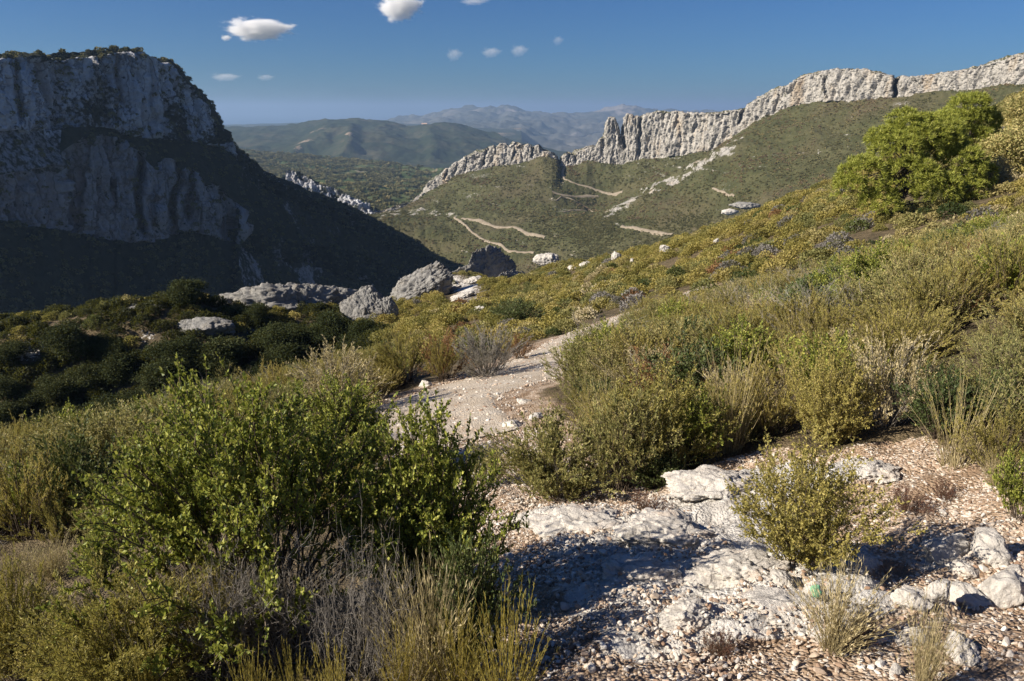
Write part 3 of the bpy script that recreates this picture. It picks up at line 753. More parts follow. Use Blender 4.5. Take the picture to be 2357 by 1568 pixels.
def shrub_geo(seed, H=1.0, Rr=0.6, ns=40, nsub=10, nl=16, leafL=0.03, leafW=0.012, up=0.5, start=0.4, sub=0.22, angle=0.8, thick=0.006, dome=0.5, ragged=0.25, base=0.15, tipleaf=True, lstart=0.15):
    rng = np.random.default_rng(seed)
    az = rng.uniform(0, 2 * math.pi, ns); q = np.sqrt(rng.uniform(0.0, 1, ns))
    hx = Rr * q * (1 + 0.25 * np.sin(az * 3 + seed))
    tip = np.stack([np.cos(az) * hx, np.sin(az) * hx, H * (1 - dome * q ** 2) * (1 - ragged * rng.uniform(0, 1, ns))], -1)
    b0 = np.stack([np.cos(az), np.sin(az), 0 * az], -1) * (base * Rr * rng.uniform(0, 1, ns))[:, None]; b0[:, 2] = -0.05
    mid = (b0 + tip) / 2; mid[:, :2] = b0[:, :2] + (tip[:, :2] - b0[:, :2]) * 0.38; mid[:, 2] = tip[:, 2] * 0.55
    mid += rng.normal(size=(ns, 3)) * 0.06 * H
    K = 7
    S = bez(b0, mid, tip, K)
    S[:, 1:-1] += rng.normal(size=(ns, K - 2, 3)) * 0.012 * H
    r = thick * np.linspace(1.0, 0.3, K)[None, :] * rng.uniform(0.6, 1.2, ns)[:, None]
    SV, SF = tubes(S, r)
    # side branches
    t = rng.uniform(start, 1.0, (ns, nsub))
    i0 = np.minimum((t * (K - 1)).astype(int), K - 2); fr = t * (K - 1) - i0
    a = S[np.arange(ns)[:, None], i0]; b = S[np.arange(ns)[:, None], i0 + 1]
    o = a + (b - a) * fr[..., None]
    tg = unit(b - a)
    rd = unit(rng.normal(size=(ns, nsub, 3)))
    out = o.copy(); out[..., 2] = 0.3 * H; out = unit(out)
    dirv = unit(tg * up + rd * (1 - up) * 0.9 + out * 0.25 + np.array([0, 0, 0.15]))
    ln = sub * rng.uniform(0.45, 1.1, (ns, nsub))
    o = o.reshape(-1, 3); dirv = dirv.reshape(-1, 3); ln = ln.reshape(-1)
    e = o + dirv * ln[:, None]
    m_ = (o + e) / 2 + rng.normal(size=o.shape) * ln[:, None] * 0.10
    Bq = bez(o, m_, e, 4)
    rb = thick * 0.35 * np.linspace(1, 0.35, 4)[None, :] * np.ones((len(o), 1))
    BV, BF = tubes(Bq, rb)
    StV = np.concatenate([SV, BV]); StF = np.concatenate([SF, BF + len(SV)])
    # leaves along side branches
    M = len(o)
    u = rng.uniform(lstart, 1.0, (M, nl))
    w = u[..., None]
    p = Bq[:, None, 0] * (1 - w) ** 2 + m_[:, None] * 2 * w * (1 - w) + Bq[:, None, -1] * w * w
    td = unit(e - o)[:, None] + unit(rng.normal(size=(M, nl, 3))) * angle
    td[..., 2] += 0.15
    LL = leafL * rng.uniform(0.4, 1.4, (M, nl)).reshape(-1); LW = leafW * rng.uniform(0.7, 1.25, (M, nl)).reshape(-1)
    LV, LF = leaves(p.reshape(-1, 3), td.reshape(-1, 3), LL, LW, rng)
    return (StV, StF), (LV, LF)

def tuft_geo(seed, n=120, H=0.7, spread=0.35, r0=0.07, thick=0.0022, side=0, K=5, bend=0.35, ears=0):
    """upright blades or broom stems from one crown; side = leaflets per stem"""
    rng = np.random.default_rng(seed)
    az = rng.uniform(0, 2 * math.pi, n); q = np.sqrt(rng.uniform(0, 1, n))
    b0 = np.stack([np.cos(az) * r0 * q, np.sin(az) * r0 * q, -0.03 + 0 * az], -1)
    h = H * rng.uniform(0.45, 1.0, n) * (1 - 0.25 * q)
    lean = spread * q * rng.uniform(0.5, 1.3, n)
    az2 = az + rng.normal(size=n) * 0.5
    tip = b0 + np.stack([np.cos(az2) * lean, np.sin(az2) * lean, h], -1)
    mid = b0 + (tip - b0) * 0.5; mid[:, :2] -= (tip[:, :2] - b0[:, :2]) * bend * 0.5; mid[:, 2] += h * 0.05
    S = bez(b0, mid, tip, K)
    S[:, 1:] += rng.normal(size=(n, K - 1, 3)) * 0.008
    r = thick * np.linspace(1, 0.35, K)[None] * rng.uniform(0.7, 1.3, n)[:, None]
    SV, SF = tubes(S, r)
    if not side: return (SV, SF), None
    t = rng.uniform(0.35, 1, (n, side)); w = t[..., None]
    p = S[:, None, 0] * (1 - w) ** 2 + mid[:, None] * 2 * w * (1 - w) + S[:, None, -1] * w * w
    d = unit(tip - b0)[:, None] + unit(rng.normal(size=(n, side, 3))) * 0.55
    LV, LF = leaves(p.reshape(-1, 3), d.reshape(-1, 3), 0.035 * rng.uniform(.6, 1.2, n * side), 0.008 * rng.uniform(.7, 1.3, n * side), rng)
    return (SV, SF), (LV, LF)

def twig_geo(seed, n=26, H=0.8, spread=0.5, thick=0.006):
    """bare crooked branches in three orders"""
    rng = np.random.default_rng(seed)
    def order(o, d, ln, th, K, jag):
        N = len(o); P = np.zeros((N, K, 3)); P[:, 0] = o; v = unit(d)
        for k in range(1, K):
            v = unit(v + rng.normal(size=(N, 3)) * jag + np.array([0, 0, 0.10]))
            P[:, k] = P[:, k - 1] + v * (ln / (K - 1))[:, None]
        return P, th[:, None] * np.linspace(1, 0.35, K)[None]
    az = rng.uniform(0, 2 * math.pi, n)
    o = np.stack([np.cos(az), np.sin(az), 0 * az], -1) * (0.10 * rng.uniform(0, 1, n))[:, None]; o[:, 2] = -0.04
    d = np.stack([np.cos(az) * spread, np.sin(az) * spread, 0.8 + 0 * az], -1) * rng.uniform(0.6, 1.3, (n, 3))
    P1, r1 = order(o, d, H * rng.uniform(0.7, 1.15, n), thick * rng.uniform(.6, 1.2, n), 9, 0.24)
    res = [tubes(P1, r1)]
    par, th = P1, thick * 0.55
    for lv, (m, ls) in enumerate(((6, 0.45), (5, 0.24))):
        N = len(par); i = rng.integers(2, par.shape[1], (N, m))
        o = par[np.arange(N)[:, None], i].reshape(-1, 3)
        tg = unit(par[np.arange(N)[:, None], i] - par[np.arange(N)[:, None], i - 1]).reshape(-1, 3)
        d = tg + unit(rng.normal(size=tg.shape)) * 0.9
        P2, r2 = order(o, d, H * ls * rng.uniform(.5, 1.2, len(o)), th * rng.uniform(.6, 1.2, len(o)), 6, 0.28)
        res.append(tubes(P2, r2)); par = P2; th *= 0.6
    V, Fq, k = [], [], 0
    for v, f in res: V.append(v); Fq.append(f + k); k += len(v)
    return (np.concatenate(V), np.concatenate(Fq)), None

def crown_geo(seed, lobes, tufts, per, L, W, core=0.55, up=0.3, kind='leaf'):
    """foliage tufts over the shells of several lobes: (x, y, z, rx, ry, rz)"""
    rng = np.random.default_rng(seed)
    lob = np.array(lobes, float)
    area = (lob[:, 3] * lob[:, 4] + lob[:, 3] * lob[:, 5] + lob[:, 4] * lob[:, 5])
    which = rng.choice(len(lob), tufts, p=area / area.sum())
    d = unit(rng.normal(size=(tufts, 3))); d[:, 2] = np.where(d[:, 2] < -0.45, -d[:, 2], d[:, 2])
    rad = core + (1.06 - core) * rng.uniform(0, 1, tufts) ** 0.45
    rad *= 1 + 0.16 * noise3(d * 2.3 + which[:, None] * 3.7 + seed)
    P = lob[which, :3] + d * lob[which, 3:] * rad[:, None]
    n = unit(d / lob[which, 3:]) + np.array([0, 0, up])
    pos = np.repeat(P, per, 0); nd = np.repeat(unit(n), per, 0)
    dv = nd * (0.75 if kind == 'needle' else 0.35) + unit(rng.normal(size=pos.shape)) * (0.75 if kind == 'needle' else 1.0)
    if kind != 'needle': pos = pos + rng.normal(size=pos.shape) * L * 1.1
    LV, LF = leaves(pos, dv, L * rng.uniform(.6, 1.25, len(pos)), W * rng.uniform(.7, 1.3, len(pos)), rng, 0.45)
    return LV, LF, P, which

def limbs_geo(seed, lobes, trunk_top, r0, n_per=5, base=(0, 0, -0.2)):
    """tapered trunk with limbs into each lobe"""
    rng = np.random.default_rng(seed)
    lob = np.array(lobes, float); base = np.array(base, float); tt = np.array(trunk_top, float)
    Pt = bez(base[None], (base + tt)[None] / 2 + rng.normal(size=(1, 3)) * 0.06 * np.linalg.norm(tt), tt[None], 8)
    V, Fq = tubes(Pt, r0 * np.linspace(1.15, 0.5, 8)[None]); Vs, Fs, k = [V], [Fq], len(V)
    a, e = [], []
    for q in lob:
        for j in range(n_per):
            a.append(Pt[0, rng.integers(2, 8)]); e.append(q[:3] + rng.normal(size=3) * 0.4 * q[3:])
    a, e = np.array(a), np.array(e)
    S = bez(a, (a + e) / 2 + np.array([0, 0, 0.1]) * np.linalg.norm(tt) + rng.normal(size=a.shape) * 0.05 * np.linalg.norm(tt), e, 6)
    V, Fq = tubes(S, r0 * 0.33 * np.linspace(1, 0.25, 6)[None] * np.ones((len(a), 1)))
    Vs.append(V); Fs.append(Fq + k)
    return np.concatenate(Vs), np.concatenate(Fs)

def mat_leaf(name, cols, transl=0.42, rough=0.55, spec=0.3, objmix=0.35):
    m, n, l, b = new_mat(name); B = NB(n, l)
    g = n.new('ShaderNodeNewGeometry'); oi = n.new('ShaderNodeObjectInfo')
    f = B.math('ADD', B.math('MULTIPLY', g.outputs['Random Per Island'], 1 - objmix), B.math('MULTIPLY', oi.outputs['Random'], objmix))
    k = len(cols)
    c = B.ramp(f, [(0.08 + 0.84 * i / (k - 1), q) for i, q in enumerate(cols)])
    l.new(c, b.inputs['Base Color'])
    b.inputs['Roughness'].default_value = rough; b.inputs['Specular IOR Level'].default_value = spec
    t = n.new('ShaderNodeBsdfTranslucent')
    l.new(B.mix(0.5, c, B.mix(1.0, c, (0.16, 0.15, 0.02))), t.inputs['Color'])
    mx = n.new('ShaderNodeMixShader'); mx.inputs[0].default_value = transl
    l.new(b.outputs[0], mx.inputs[1]); l.new(t.outputs[0], mx.inputs[2])
    l.new(mx.outputs[0], n['Material Output'].inputs['Surface'])
    return m

LEAF = {
 'oak': mat_leaf('oak_leaves', [(0.131, 0.173, 0.034), (0.223, 0.27, 0.048), (0.353, 0.39, 0.069), (0.584, 0.57, 0.138)], 0.42, 0.5, 0.3, 0.1),
 'dark': mat_leaf('dark_evergreen_leaves', [(0.043, 0.068, 0.024), (0.077, 0.108, 0.035), (0.116, 0.147, 0.047), (0.192, 0.212, 0.08)], 0.2, 0.5, 0.35),
 'greygreen': mat_leaf('grey_green_leaves', [(0.195, 0.209, 0.077), (0.293, 0.294, 0.105), (0.427, 0.386, 0.148), (0.622, 0.509, 0.23)]),
 'olive': mat_leaf('olive_yellow_leaves', [(0.251, 0.238, 0.069), (0.367, 0.328, 0.095), (0.499, 0.423, 0.12), (0.646, 0.525, 0.202)]),
 'gold': mat_leaf('golden_leaves', [(0.221, 0.2, 0.063), (0.315, 0.273, 0.079), (0.42, 0.347, 0.095), (0.525, 0.441, 0.179)]),
 'tan': mat_leaf('dry_tan_leaves', [(0.354, 0.3, 0.149), (0.517, 0.435, 0.231), (0.681, 0.572, 0.327), (0.843, 0.735, 0.489)]),
 'lilac': mat_leaf('grey_lilac_leaves', [(0.192, 0.182, 0.155), (0.282, 0.265, 0.238), (0.365, 0.338, 0.319), (0.456, 0.428, 0.401)]),
 'rust': mat_leaf('rusty_leaves', [(0.173, 0.091, 0.045), (0.304, 0.152, 0.069), (0.405, 0.223, 0.102), (0.486, 0.324, 0.173)]),
 'pine': mat_leaf('pine_needles', [(0.187, 0.222, 0.039), (0.281, 0.32, 0.056), (0.386, 0.413, 0.074), (0.492, 0.493, 0.111)], 0.35, 0.5, 0.35, 0.05),
 'holm_shade': mat_leaf('holm_leaves_shade_dark', [(0.020, 0.030, 0.012), (0.034, 0.046, 0.016), (0.052, 0.066, 0.022), (0.085, 0.092, 0.036)], 0.2, 0.7, 0.12),  # evergreen leaves darkened further: the bank's shade is put into the colour
 'wine': mat_leaf('wine_red_leaves', [(0.097, 0.041, 0.036), (0.162, 0.065, 0.052), (0.227, 0.121, 0.082)]),
}
M_STEM = mat_plain('brown_stems', (0.075, 0.055, 0.038), (0.17, 0.135, 0.10), 9.0, obj=True)
M_TWIG = mat_plain('grey_bare_twigs', (0.13, 0.115, 0.10), (0.33, 0.305, 0.27), 14.0, obj=True)
M_STRAW = mat_plain('dry_straw', (0.24, 0.19, 0.095), (0.42, 0.36, 0.20), 8.0, obj=True)
M_BROOM = mat_plain('yellow_broom_stems', (0.20, 0.155, 0.025), (0.38, 0.295, 0.055), 7.0, obj=True)
M_BARK = mat_plain('grey_bark', (0.08, 0.065, 0.05), (0.20, 0.17, 0.14), 6.0, obj=True)

MESH = {}
def shrub_meshes(key, geo, leafm, stemm):
    st, lf = geo
    MESH[key] = (mesh_np('stems', st[0], st[1], [stemm], True), mesh_np('foliage', lf[0], lf[1], [leafm], False) if lf is not None else None)
    return MESH[key]

FINE = dict(H=0.8, Rr=0.55, ns=46, nsub=12, nl=16)
shrub_meshes('greygreen a', shrub_geo(11, **FINE, leafL=0.034, leafW=0.011, up=0.45, start=0.30, sub=0.20), LEAF['greygreen'], M_STEM)
shrub_meshes('greygreen b', shrub_geo(12, H=0.75, Rr=0.6, ns=44, nsub=12, nl=15, leafL=0.036, leafW=0.012, up=0.4, start=0.25, sub=0.22), LEAF['greygreen'], M_STEM)
shrub_meshes('olive a', shrub_geo(13, H=0.85, Rr=0.55, ns=50, nsub=11, nl=18, leafL=0.030, leafW=0.008, up=0.75, start=0.35, sub=0.20, angle=0.6, dome=0.45), LEAF['olive'], M_STEM)
shrub_meshes('olive b', shrub_geo(14, H=0.7, Rr=0.55, ns=50, nsub=11, nl=18, leafL=0.030, leafW=0.008, up=0.75, start=0.25, sub=0.18, angle=0.6, ragged=0.4), LEAF['olive'], M_STEM)
shrub_meshes('gold a', shrub_geo(15, H=0.8, Rr=0.40, ns=40, nsub=10, nl=18, leafL=0.032, leafW=0.009, up=0.8, start=0.35, sub=0.18, angle=0.55, dome=0.35, ragged=0.4), LEAF['gold'], M_STEM)
shrub_meshes('tan a', shrub_geo(16, H=0.7, Rr=0.55, ns=46, nsub=11, nl=15, leafL=0.028, leafW=0.011, up=0.5, start=0.3, sub=0.18), LEAF['tan'], M_TWIG)
shrub_meshes('lilac a', shrub_geo(17, H=0.6, Rr=0.5, ns=56, nsub=10, nl=12, leafL=0.030, leafW=0.006, up=0.7, start=0.3, sub=0.20, angle=0.6), LEAF['lilac'], M_TWIG)
shrub_meshes('rust a', shrub_geo(18, H=0.65, Rr=0.42, ns=36, nsub=10, nl=14, leafL=0.030, leafW=0.011, up=0.6, start=0.3, sub=0.18, ragged=0.4), LEAF['rust'], M_STEM)
shrub_meshes('dark a', shrub_geo(19, H=0.8, Rr=0.6, ns=44, nsub=12, nl=18, leafL=0.036, leafW=0.019, up=0.35, start=0.3, sub=0.22), LEAF['dark'], M_STEM)
shrub_meshes('oak b', shrub_geo(20, H=0.9, Rr=0.6, ns=46, nsub=12, nl=20, leafL=0.030, leafW=0.020, up=0.4, start=0.3, sub=0.20), LEAF['oak'], M_STEM)
shrub_meshes('wine a', shrub_geo(21, H=0.25, Rr=0.28, ns=60, nsub=10, nl=8, leafL=0.012, leafW=0.006, up=0.5, start=0.2, sub=0.08, thick=0.002), LEAF['wine'], M_STEM)
shrub_meshes('broom a', tuft_geo(31, n=110, H=0.85, spread=0.30, r0=0.08, thick=0.0030, side=14), LEAF['gold'], M_BROOM)
shrub_meshes('broom b', tuft_geo(32, n=90, H=1.0, spread=0.34, r0=0.10, thick=0.0032, side=7), LEAF['olive'], M_STRAW)
shrub_meshes('straw a', tuft_geo(33, n=170, H=0.6, spread=0.38, r0=0.06, thick=0.0020, side=4), LEAF['tan'], M_STRAW)
shrub_meshes('twig a', twig_geo(41), None, M_TWIG)

# ------------------------------------------------------------------ stuff: scattering with geometry nodes
def proto_collection(name, meshes):
    c = bpy.data.collections.new(name)
    for i, me in enumerate(meshes):
        o = bpy.data.objects.new('%s %03d' % (name, i), me); c.objects.link(o)
    return c
def join_mesh(key, name):
    """stems and leaves of a kind as one mesh, for the ground cover"""
    a, b_ = MESH[key]
    src = [x for x in (a, b_) if x is not None]
    V, Fq, mi, k = [], [], [], 0
    for i, me in enumerate(src):
        v = np.empty(len(me.vertices) * 3, np.float32); me.vertices.foreach_get('co', v); v = v.reshape(-1, 3)
        f = np.empty(len(me.loops), np.int32); me.loops.foreach_get('vertex_index', f); f = f.reshape(-1, 4)
        V.append(v); Fq.append(f + k); mi.append(np.full(len(f), i, np.int32)); k += len(v)
    me = mesh_np(name, np.concatenate(V), np.concatenate(Fq), [x.materials[0] for x in src], False)
    me.polygons.foreach_set('material_index', np.concatenate(mi))
    return me

def scatter(name, P, scl, rot, idx, protos, label, cat, mats=None):
    me = mesh_np(name, P, np.zeros((0, 4), np.int32), [], True, {'scl': np.asarray(scl, float), 'rot': np.asarray(rot, float), 'idx': np.asarray(idx, int)})
    o = link(name, me)
    ng = bpy.data.node_groups.new(name + ' spread', 'GeometryNodeTree')
    ng.interface.new_socket('Geometry', in_out='INPUT', socket_type='NodeSocketGeometry')
    ng.interface.new_socket('Geometry', in_out='OUTPUT', socket_type='NodeSocketGeometry')
    N, Lk = ng.nodes, ng.links
    gi, go = N.new('NodeGroupInput'), N.new('NodeGroupOutput')
    ci = N.new('GeometryNodeCollectionInfo'); ci.inputs[0].default_value = protos
    ci.inputs['Separate Children'].default_value = True; ci.inputs['Reset Children'].default_value = True
    ip = N.new('GeometryNodeInstanceOnPoints'); ip.inputs['Pick Instance'].default_value = True
    def na(t, nm):
        q = N.new('GeometryNodeInputNamedAttribute'); q.data_type = t; q.inputs[0].default_value = nm
        return q.outputs[0]
    Lk.new(gi.outputs[0], ip.inputs['Points']); Lk.new(ci.outputs[0], ip.inputs['Instance'])
    Lk.new(na('INT', 'idx'), ip.inputs['Instance Index'])
    Lk.new(na('FLOAT_VECTOR', 'rot'), ip.inputs['Rotation'])
    Lk.new(na('FLOAT', 'scl'), ip.inputs['Scale'])
    Lk.new(ip.outputs[0], go.inputs[0])
    md = o.modifiers.new('spread', 'NODES'); md.node_group = ng
    return tag(o, label, cat, None, 'stuff')

rng = np.random.default_rng(99)
# far clumps: coarse leaf balls
def clump_mesh(seed, n, L, mat, squash=0.7):
    r = np.random.default_rng(seed)
    d = unit(r.normal(size=(n, 3))); d[:, 2] = np.abs(d[:, 2]) * 1.0 - 0.15
    p = d * np.array([0.5, 0.5, 0.5 * squash * 1.6]) * (0.6 + 0.45 * r.uniform(0, 1, n) ** 0.5)[:, None]
    p *= (1 + 0.25 * noise3(d * 2 + seed))[:, None]
    V, Fq = leaves(p, d + unit(r.normal(size=(n, 3))) * 0.9, np.full(n, L) * r.uniform(.6, 1.3, n), np.full(n, L * 0.75), r, 0.5)
    return mesh_np('clump', V, Fq, [mat], False)
MID = ['greygreen', 'olive', 'gold', 'tan', 'lilac', 'rust', 'dark', 'holm_shade']
def mid_mat(k):
    e = [q.color[:3] for q in next(q for q in LEAF[k].node_tree.nodes if q.type == 'VALTORGB').color_ramp.elements]
    return mat_leaf('hillside_' + LEAF[k].name, [tuple(c * 0.80 for c in q) for q in e], 0.42, 0.6, 0.25, 0.68)
MIDM = {k: mid_mat(k) for k in MID}
mid_protos = proto_collection('mid shrub', [clump_mesh(200 + i * 3 + j, 750, 0.085, MIDM[k]) for i, k in enumerate(MID) for j in range(2)])
far_cols = {
 'garrigue dark': [(0.113, 0.115, 0.051), (0.151, 0.146, 0.066), (0.205, 0.182, 0.082)],
 'garrigue olive': [(0.182, 0.167, 0.076), (0.235, 0.210, 0.095), (0.304, 0.253, 0.123)],
 'garrigue brown': [(0.182, 0.133, 0.076), (0.243, 0.182, 0.110), (0.304, 0.238, 0.150)]}
far_mats = [mat_leaf(k, v, 0.15, 0.8, 0.1, 0.6) for k, v in far_cols.items()]
far_protos = proto_collection('far shrub', [clump_mesh(300 + i, 70, 0.42, far_mats[i // 2], 0.6) for i in range(6)])

def scatter_on(terr, name, count, size, label, seed, keep, bias=None):
    P, K = terr[0], terr[1]
    r = np.random.default_rng(seed)
    a = P[:-1, :-1]; e1 = P[:-1, 1:] - a; e2 = P[1:, :-1] - a
    ar = np.linalg.norm(np.cross(e1, e2), axis=-1)
    w = ar * keep(a, K[:-1, :-1])
    w = w.ravel(); i = r.choice(len(w), count, p=w / w.sum())
    u, v = r.uniform(size=count)[:, None], r.uniform(size=count)[:, None]
    p = a.reshape(-1, 3)[i] + e1.reshape(-1, 3)[i] * u + e2.reshape(-1, 3)[i] * v
    s = size * r.uniform(0.5, 1.5, count) ** 1.3
    zone = fbm(p / 60, 3) + 0.35 * r.normal(size=count)
    t = np.where(zone < 0.05, 0, np.where(zone < 0.55, 1, 2))
    if bias is not None: t = np.minimum(2, np.maximum(0, t + bias(p)))
    idx = t * 2 + r.integers(0, 2, count)
    rot = np.zeros((count, 3)); rot[:, 2] = r.uniform(0, 6.28, count)
    return scatter(name, p, s, rot, idx, far_protos, label, 'scrub')
def keep_r(a, K):
    px, py = proj(a)
    K = K.copy()
    for tp, tw, _ in TRACKS:
        for (x1, y1), (x2, y2) in zip(tp[:-1], tp[1:]):
            t = np.clip(((px - x1) * (x2 - x1) + (py - y1) * (y2 - y1)) / ((x2 - x1) ** 2 + (y2 - y1) ** 2), 0, 1)
            K = np.where(np.hypot(px - x1 - t * (x2 - x1), (py - y1 - t * (y2 - y1)) * 1.6) < 3.0 + tw * 1.2, 1.0, K)
    vis = (px > 780) & (px < 2420) & (a[..., 1] > 0)
    return vis * (K < 0.42) * (0.25 + smooth(-0.5, 0.6, fbm(a / 40, 3))) * (1 + 2.5 * ((px > 1240) & (px < 1640) & (py > 500) & (py < 620)))
scatter_on(RIDGE, 'garrigue', 85000, 1.4, 'low olive green garrigue dotted over the sunlit hillside', 5, keep_r,
           lambda p: -2 * ((lambda q: (q[0] > 1230) & (q[0] < 1640) & (q[1] > 505) & (q[1] < 620) & (q[1] < 640 - 0.03 * q[0]))(proj(p))).astype(int))
LEFTM = [v for k, v in TERRAINS.items() if k.startswith('tall')][0]
scatter_on(LEFTM, 'scrub', 16000, 2.2, 'dark scrub on the shaded slopes and ledges of the left mountain', 6,
           lambda a, K: (proj(a)[0] > -60) * (K < 0.75) * (0.4 + (K < 0.35)), lambda p: -2)
VAL = [v for k, v in TERRAINS.items() if k.startswith('green wooded')][0]
scatter_on(VAL, 'forest', 16000, 7.5, 'green forest covering the valley floor', 8,
           lambda a, K: (proj(a)[0] > 480) * (proj(a)[0] < 1060) * (K < 0.36) * (a[..., 1] > 1150) * (0.15 + smooth(-0.3, 0.5, fbm(a / 110, 3))), lambda p: -1)
# ------------------------------------------------------------------ rocks
import bmesh
def ico(sub):
    bm = bmesh.new(); bmesh.ops.create_icosphere(bm, subdivisions=sub, radius=1.0)
    V = np.array([v.co[:] for v in bm.verts]); Fc = np.array([[v.index for v in f.verts] for f in bm.faces]); bm.free()
    return V, Fc
ICO = {k: ico(k) for k in (2, 3, 4, 5, 6)}
def rock_geo(seed, sub=4, size=(1, 1, 1), facets=14, rough=0.10, crack=0.0, cscale=3.0, tilt=0.0, lay=0.0):
    r = np.random.default_rng(seed)
    V, Fc = ICO[sub]; V = V.copy()
    n = unit(r.normal(size=(facets, 3))); h = r.uniform(0.55, 0.9, facets)
    for k in range(facets):
        t = np.maximum(V @ n[k] - h[k], 0)
        V -= t[:, None] * n[k] * 0.92
    d = unit(V)
    amp = rough * (0.6 * fbm(V * 2.2 + seed, 3, 0.5) + 0.22 * ridged(V * 6 + seed, 3, 0.5) - 0.1)
    if crack: amp = amp - crack * np.maximum(0, 0.35 - np.abs(fbm(V * np.array([1, 1, 0.25]) * cscale + seed * 2, 3))) / 0.35
    V = V + d * amp[:, None]
    if lay: V[:, :2] *= (1 + lay * noise3(np.stack([V[:, 2] * 5 + seed, V[:, 0] * 0.4, V[:, 1] * 0.4], -1)))[:, None]
    V *= np.array(size)
    if sub >= 6: V = V * (1 + 0.05 * ridged(V * np.array([4.5, 4.5, 2.5]) + seed * 3, 3, 0.55))[:, None]
    if sub >= 5: V = V * (1 + 0.035 * ridged(V * 14 + seed, 3, 0.6))[:, None]
    if tilt: 
        c_, s_ = math.cos(tilt), math.sin(tilt)
        V = np.stack([V[:, 0] * c_ - V[:, 2] * s_, V[:, 1], V[:, 0] * s_ + V[:, 2] * c_], -1)
    return V, Fc

def mat_rock(name, base, dark, ochre, sc_=1.0, oamt=0.35):
    m, n, l, b = new_mat(name); B = NB(n, l)
    pos = n.new('ShaderNodeTexCoord').outputs['Object']
    f = B.math('ADD', B.math('MULTIPLY', B.noise(pos, 1.2 * sc_, 6, 0.65), 0.5), B.math('MULTIPLY', B.noise(pos, 6.5 * sc_, 6, 0.7), 0.5))
    c = B.ramp(f, [(0.32, dark), (0.46, tuple(x * 0.82 for x in base)), (0.62, base), (0.75, tuple(min(1, x * 1.18) for x in base))])
    c = B.mix(B.mapr(B.noise(pos, 2.0 * sc_, 5, 0.7), 0.5, 0.68, 0, oamt), c, ochre)
    l.new(c, b.inputs['Base Color'])
    ce = n.new('ShaderNodeTexVoronoi'); ce.feature = 'DISTANCE_TO_EDGE'; ce.inputs['Scale'].default_value = 1.3 * sc_
    wv = n.new('ShaderNodeVectorMath'); wv.operation = 'MULTIPLY_ADD'; wv.inputs[1].default_value = (0.8 / sc_, 0.8 / sc_, 0.8 / sc_)
    nz = n.new('ShaderNodeTexNoise'); l.new(pos, nz.inputs['Vector']); nz.inputs['Scale'].default_value = 1.3 * sc_; nz.inputs['Detail'].default_value = 5
    l.new(nz.outputs['Color'], wv.inputs[0]); l.new(pos, wv.inputs[2]); l.new(wv.outputs[0], ce.inputs['Vector'])
    crk = B.mapr(ce.outputs['Distance'], 0.0, 0.035, 0.42, 0.0)
    l.new(B.mix(crk, c, tuple(x * 0.6 for x in dark)), b.inputs['Base Color'])
    f = B.math('SUBTRACT', f, B.math('MULTIPLY', crk, 0.5))
    b.inputs['Roughness'].default_value = 0.92; b.inputs['Specular IOR Level'].default_value = 0.15
    l.new(B.bump(B.math('ADD', f, B.math('MULTIPLY', B.noise(pos, 16 * sc_, 6, 0.75), 0.8)), 0.9, 0.07 / sc_), b.inputs['Normal'])
    return m
M_STONE = mat_rock('white_limestone', (0.688, 0.648, 0.591), (0.309, 0.279, 0.252), (0.546, 0.385, 0.252), 3.0, 0.4)
M_BOULD = mat_rock('pale_boulder_limestone', (0.593, 0.564, 0.517), (0.247, 0.233, 0.215), (0.395, 0.311, 0.210), 0.7, 0.25)
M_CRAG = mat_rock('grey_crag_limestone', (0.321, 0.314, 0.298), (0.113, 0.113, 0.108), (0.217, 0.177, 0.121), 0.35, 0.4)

def rock(name, p, geo, mat, label, cat='rock', group=None, rz=0.0):
    o = link(name, mesh_np(name, geo[0], geo[1], [mat], True), None, tuple(p))
    o.rotation_euler.z = rz
    return tag(o, label, cat, group)

def px_rock(px, py, w, h, d, seed, label, mat=None, depth=0.8, sub=5, group=None, name='boulder', tilt=0.0, sink=0.25, rz=0.0, **kw):
    """rock whose picture is w by h sketch units with its foot at (px, py)"""
    q = hit(px, py) if d is None else at(np.array(float(px)), np.array(float(py)), np.array(float(d)))
    dep = q[1] * cp - q[2] * sp
    W, H = w * dep / F * 0.5, h * dep / F * 0.5
    p = q + np.array([0, depth * W * 0.4, H * (1 - 2 * sink)])
    return rock(name, p, rock_geo(seed, sub, (W * 1.12, W * depth, H * 1.12), tilt=tilt, **kw), mat or M_BOULD, label, 'rock', group, rz)

G_B = 'white boulders dotted over the scrub slope'
for k, (px, py, w, h, lab) in enumerate([
    (1421, 612, 34, 40, 'largest white boulder on the scrub slope, tall and split'),
    (1382, 625, 15, 15, 'small round white stone just below the tallest boulder'),
    (1454, 618, 17, 26, 'narrow white boulder leaning right beside the tallest boulder'),
    (1532, 584, 30, 28, 'white double-humped boulder high on the slope edge'),
    (1649, 568, 18, 24, 'white boulder standing alone farthest up the slope'),
    (1408, 663, 24, 22, 'white stone in bright green scrub below the tallest boulder'),
    (1318, 624, 28, 16, 'low pale boulder at the left end of the slope edge rocks'),
    (1350, 622, 36, 24, 'broad pale boulder on the slope edge next to the small round stone'),
    (1628, 668, 22, 14, 'flat pale stone where the path leaves the slope'),
    (1606, 676, 18, 12, 'small flat stone beside the path far up the slope'),
    (1104, 726, 30, 24, 'bright white split stone in the middle of the green slope'),
    (1142, 700, 22, 12, 'low pale stone above the bright split stone'),
    (1300, 757, 20, 14, 'white stone on the left edge of the footpath bend')]):
    px_rock(px, py, w * 0.8, h * 0.85, None, 500 + k, lab, group=G_B, sub=5, rough=0.34, crack=0.10, facets=16, sink=0.2, rz=k * 0.9)

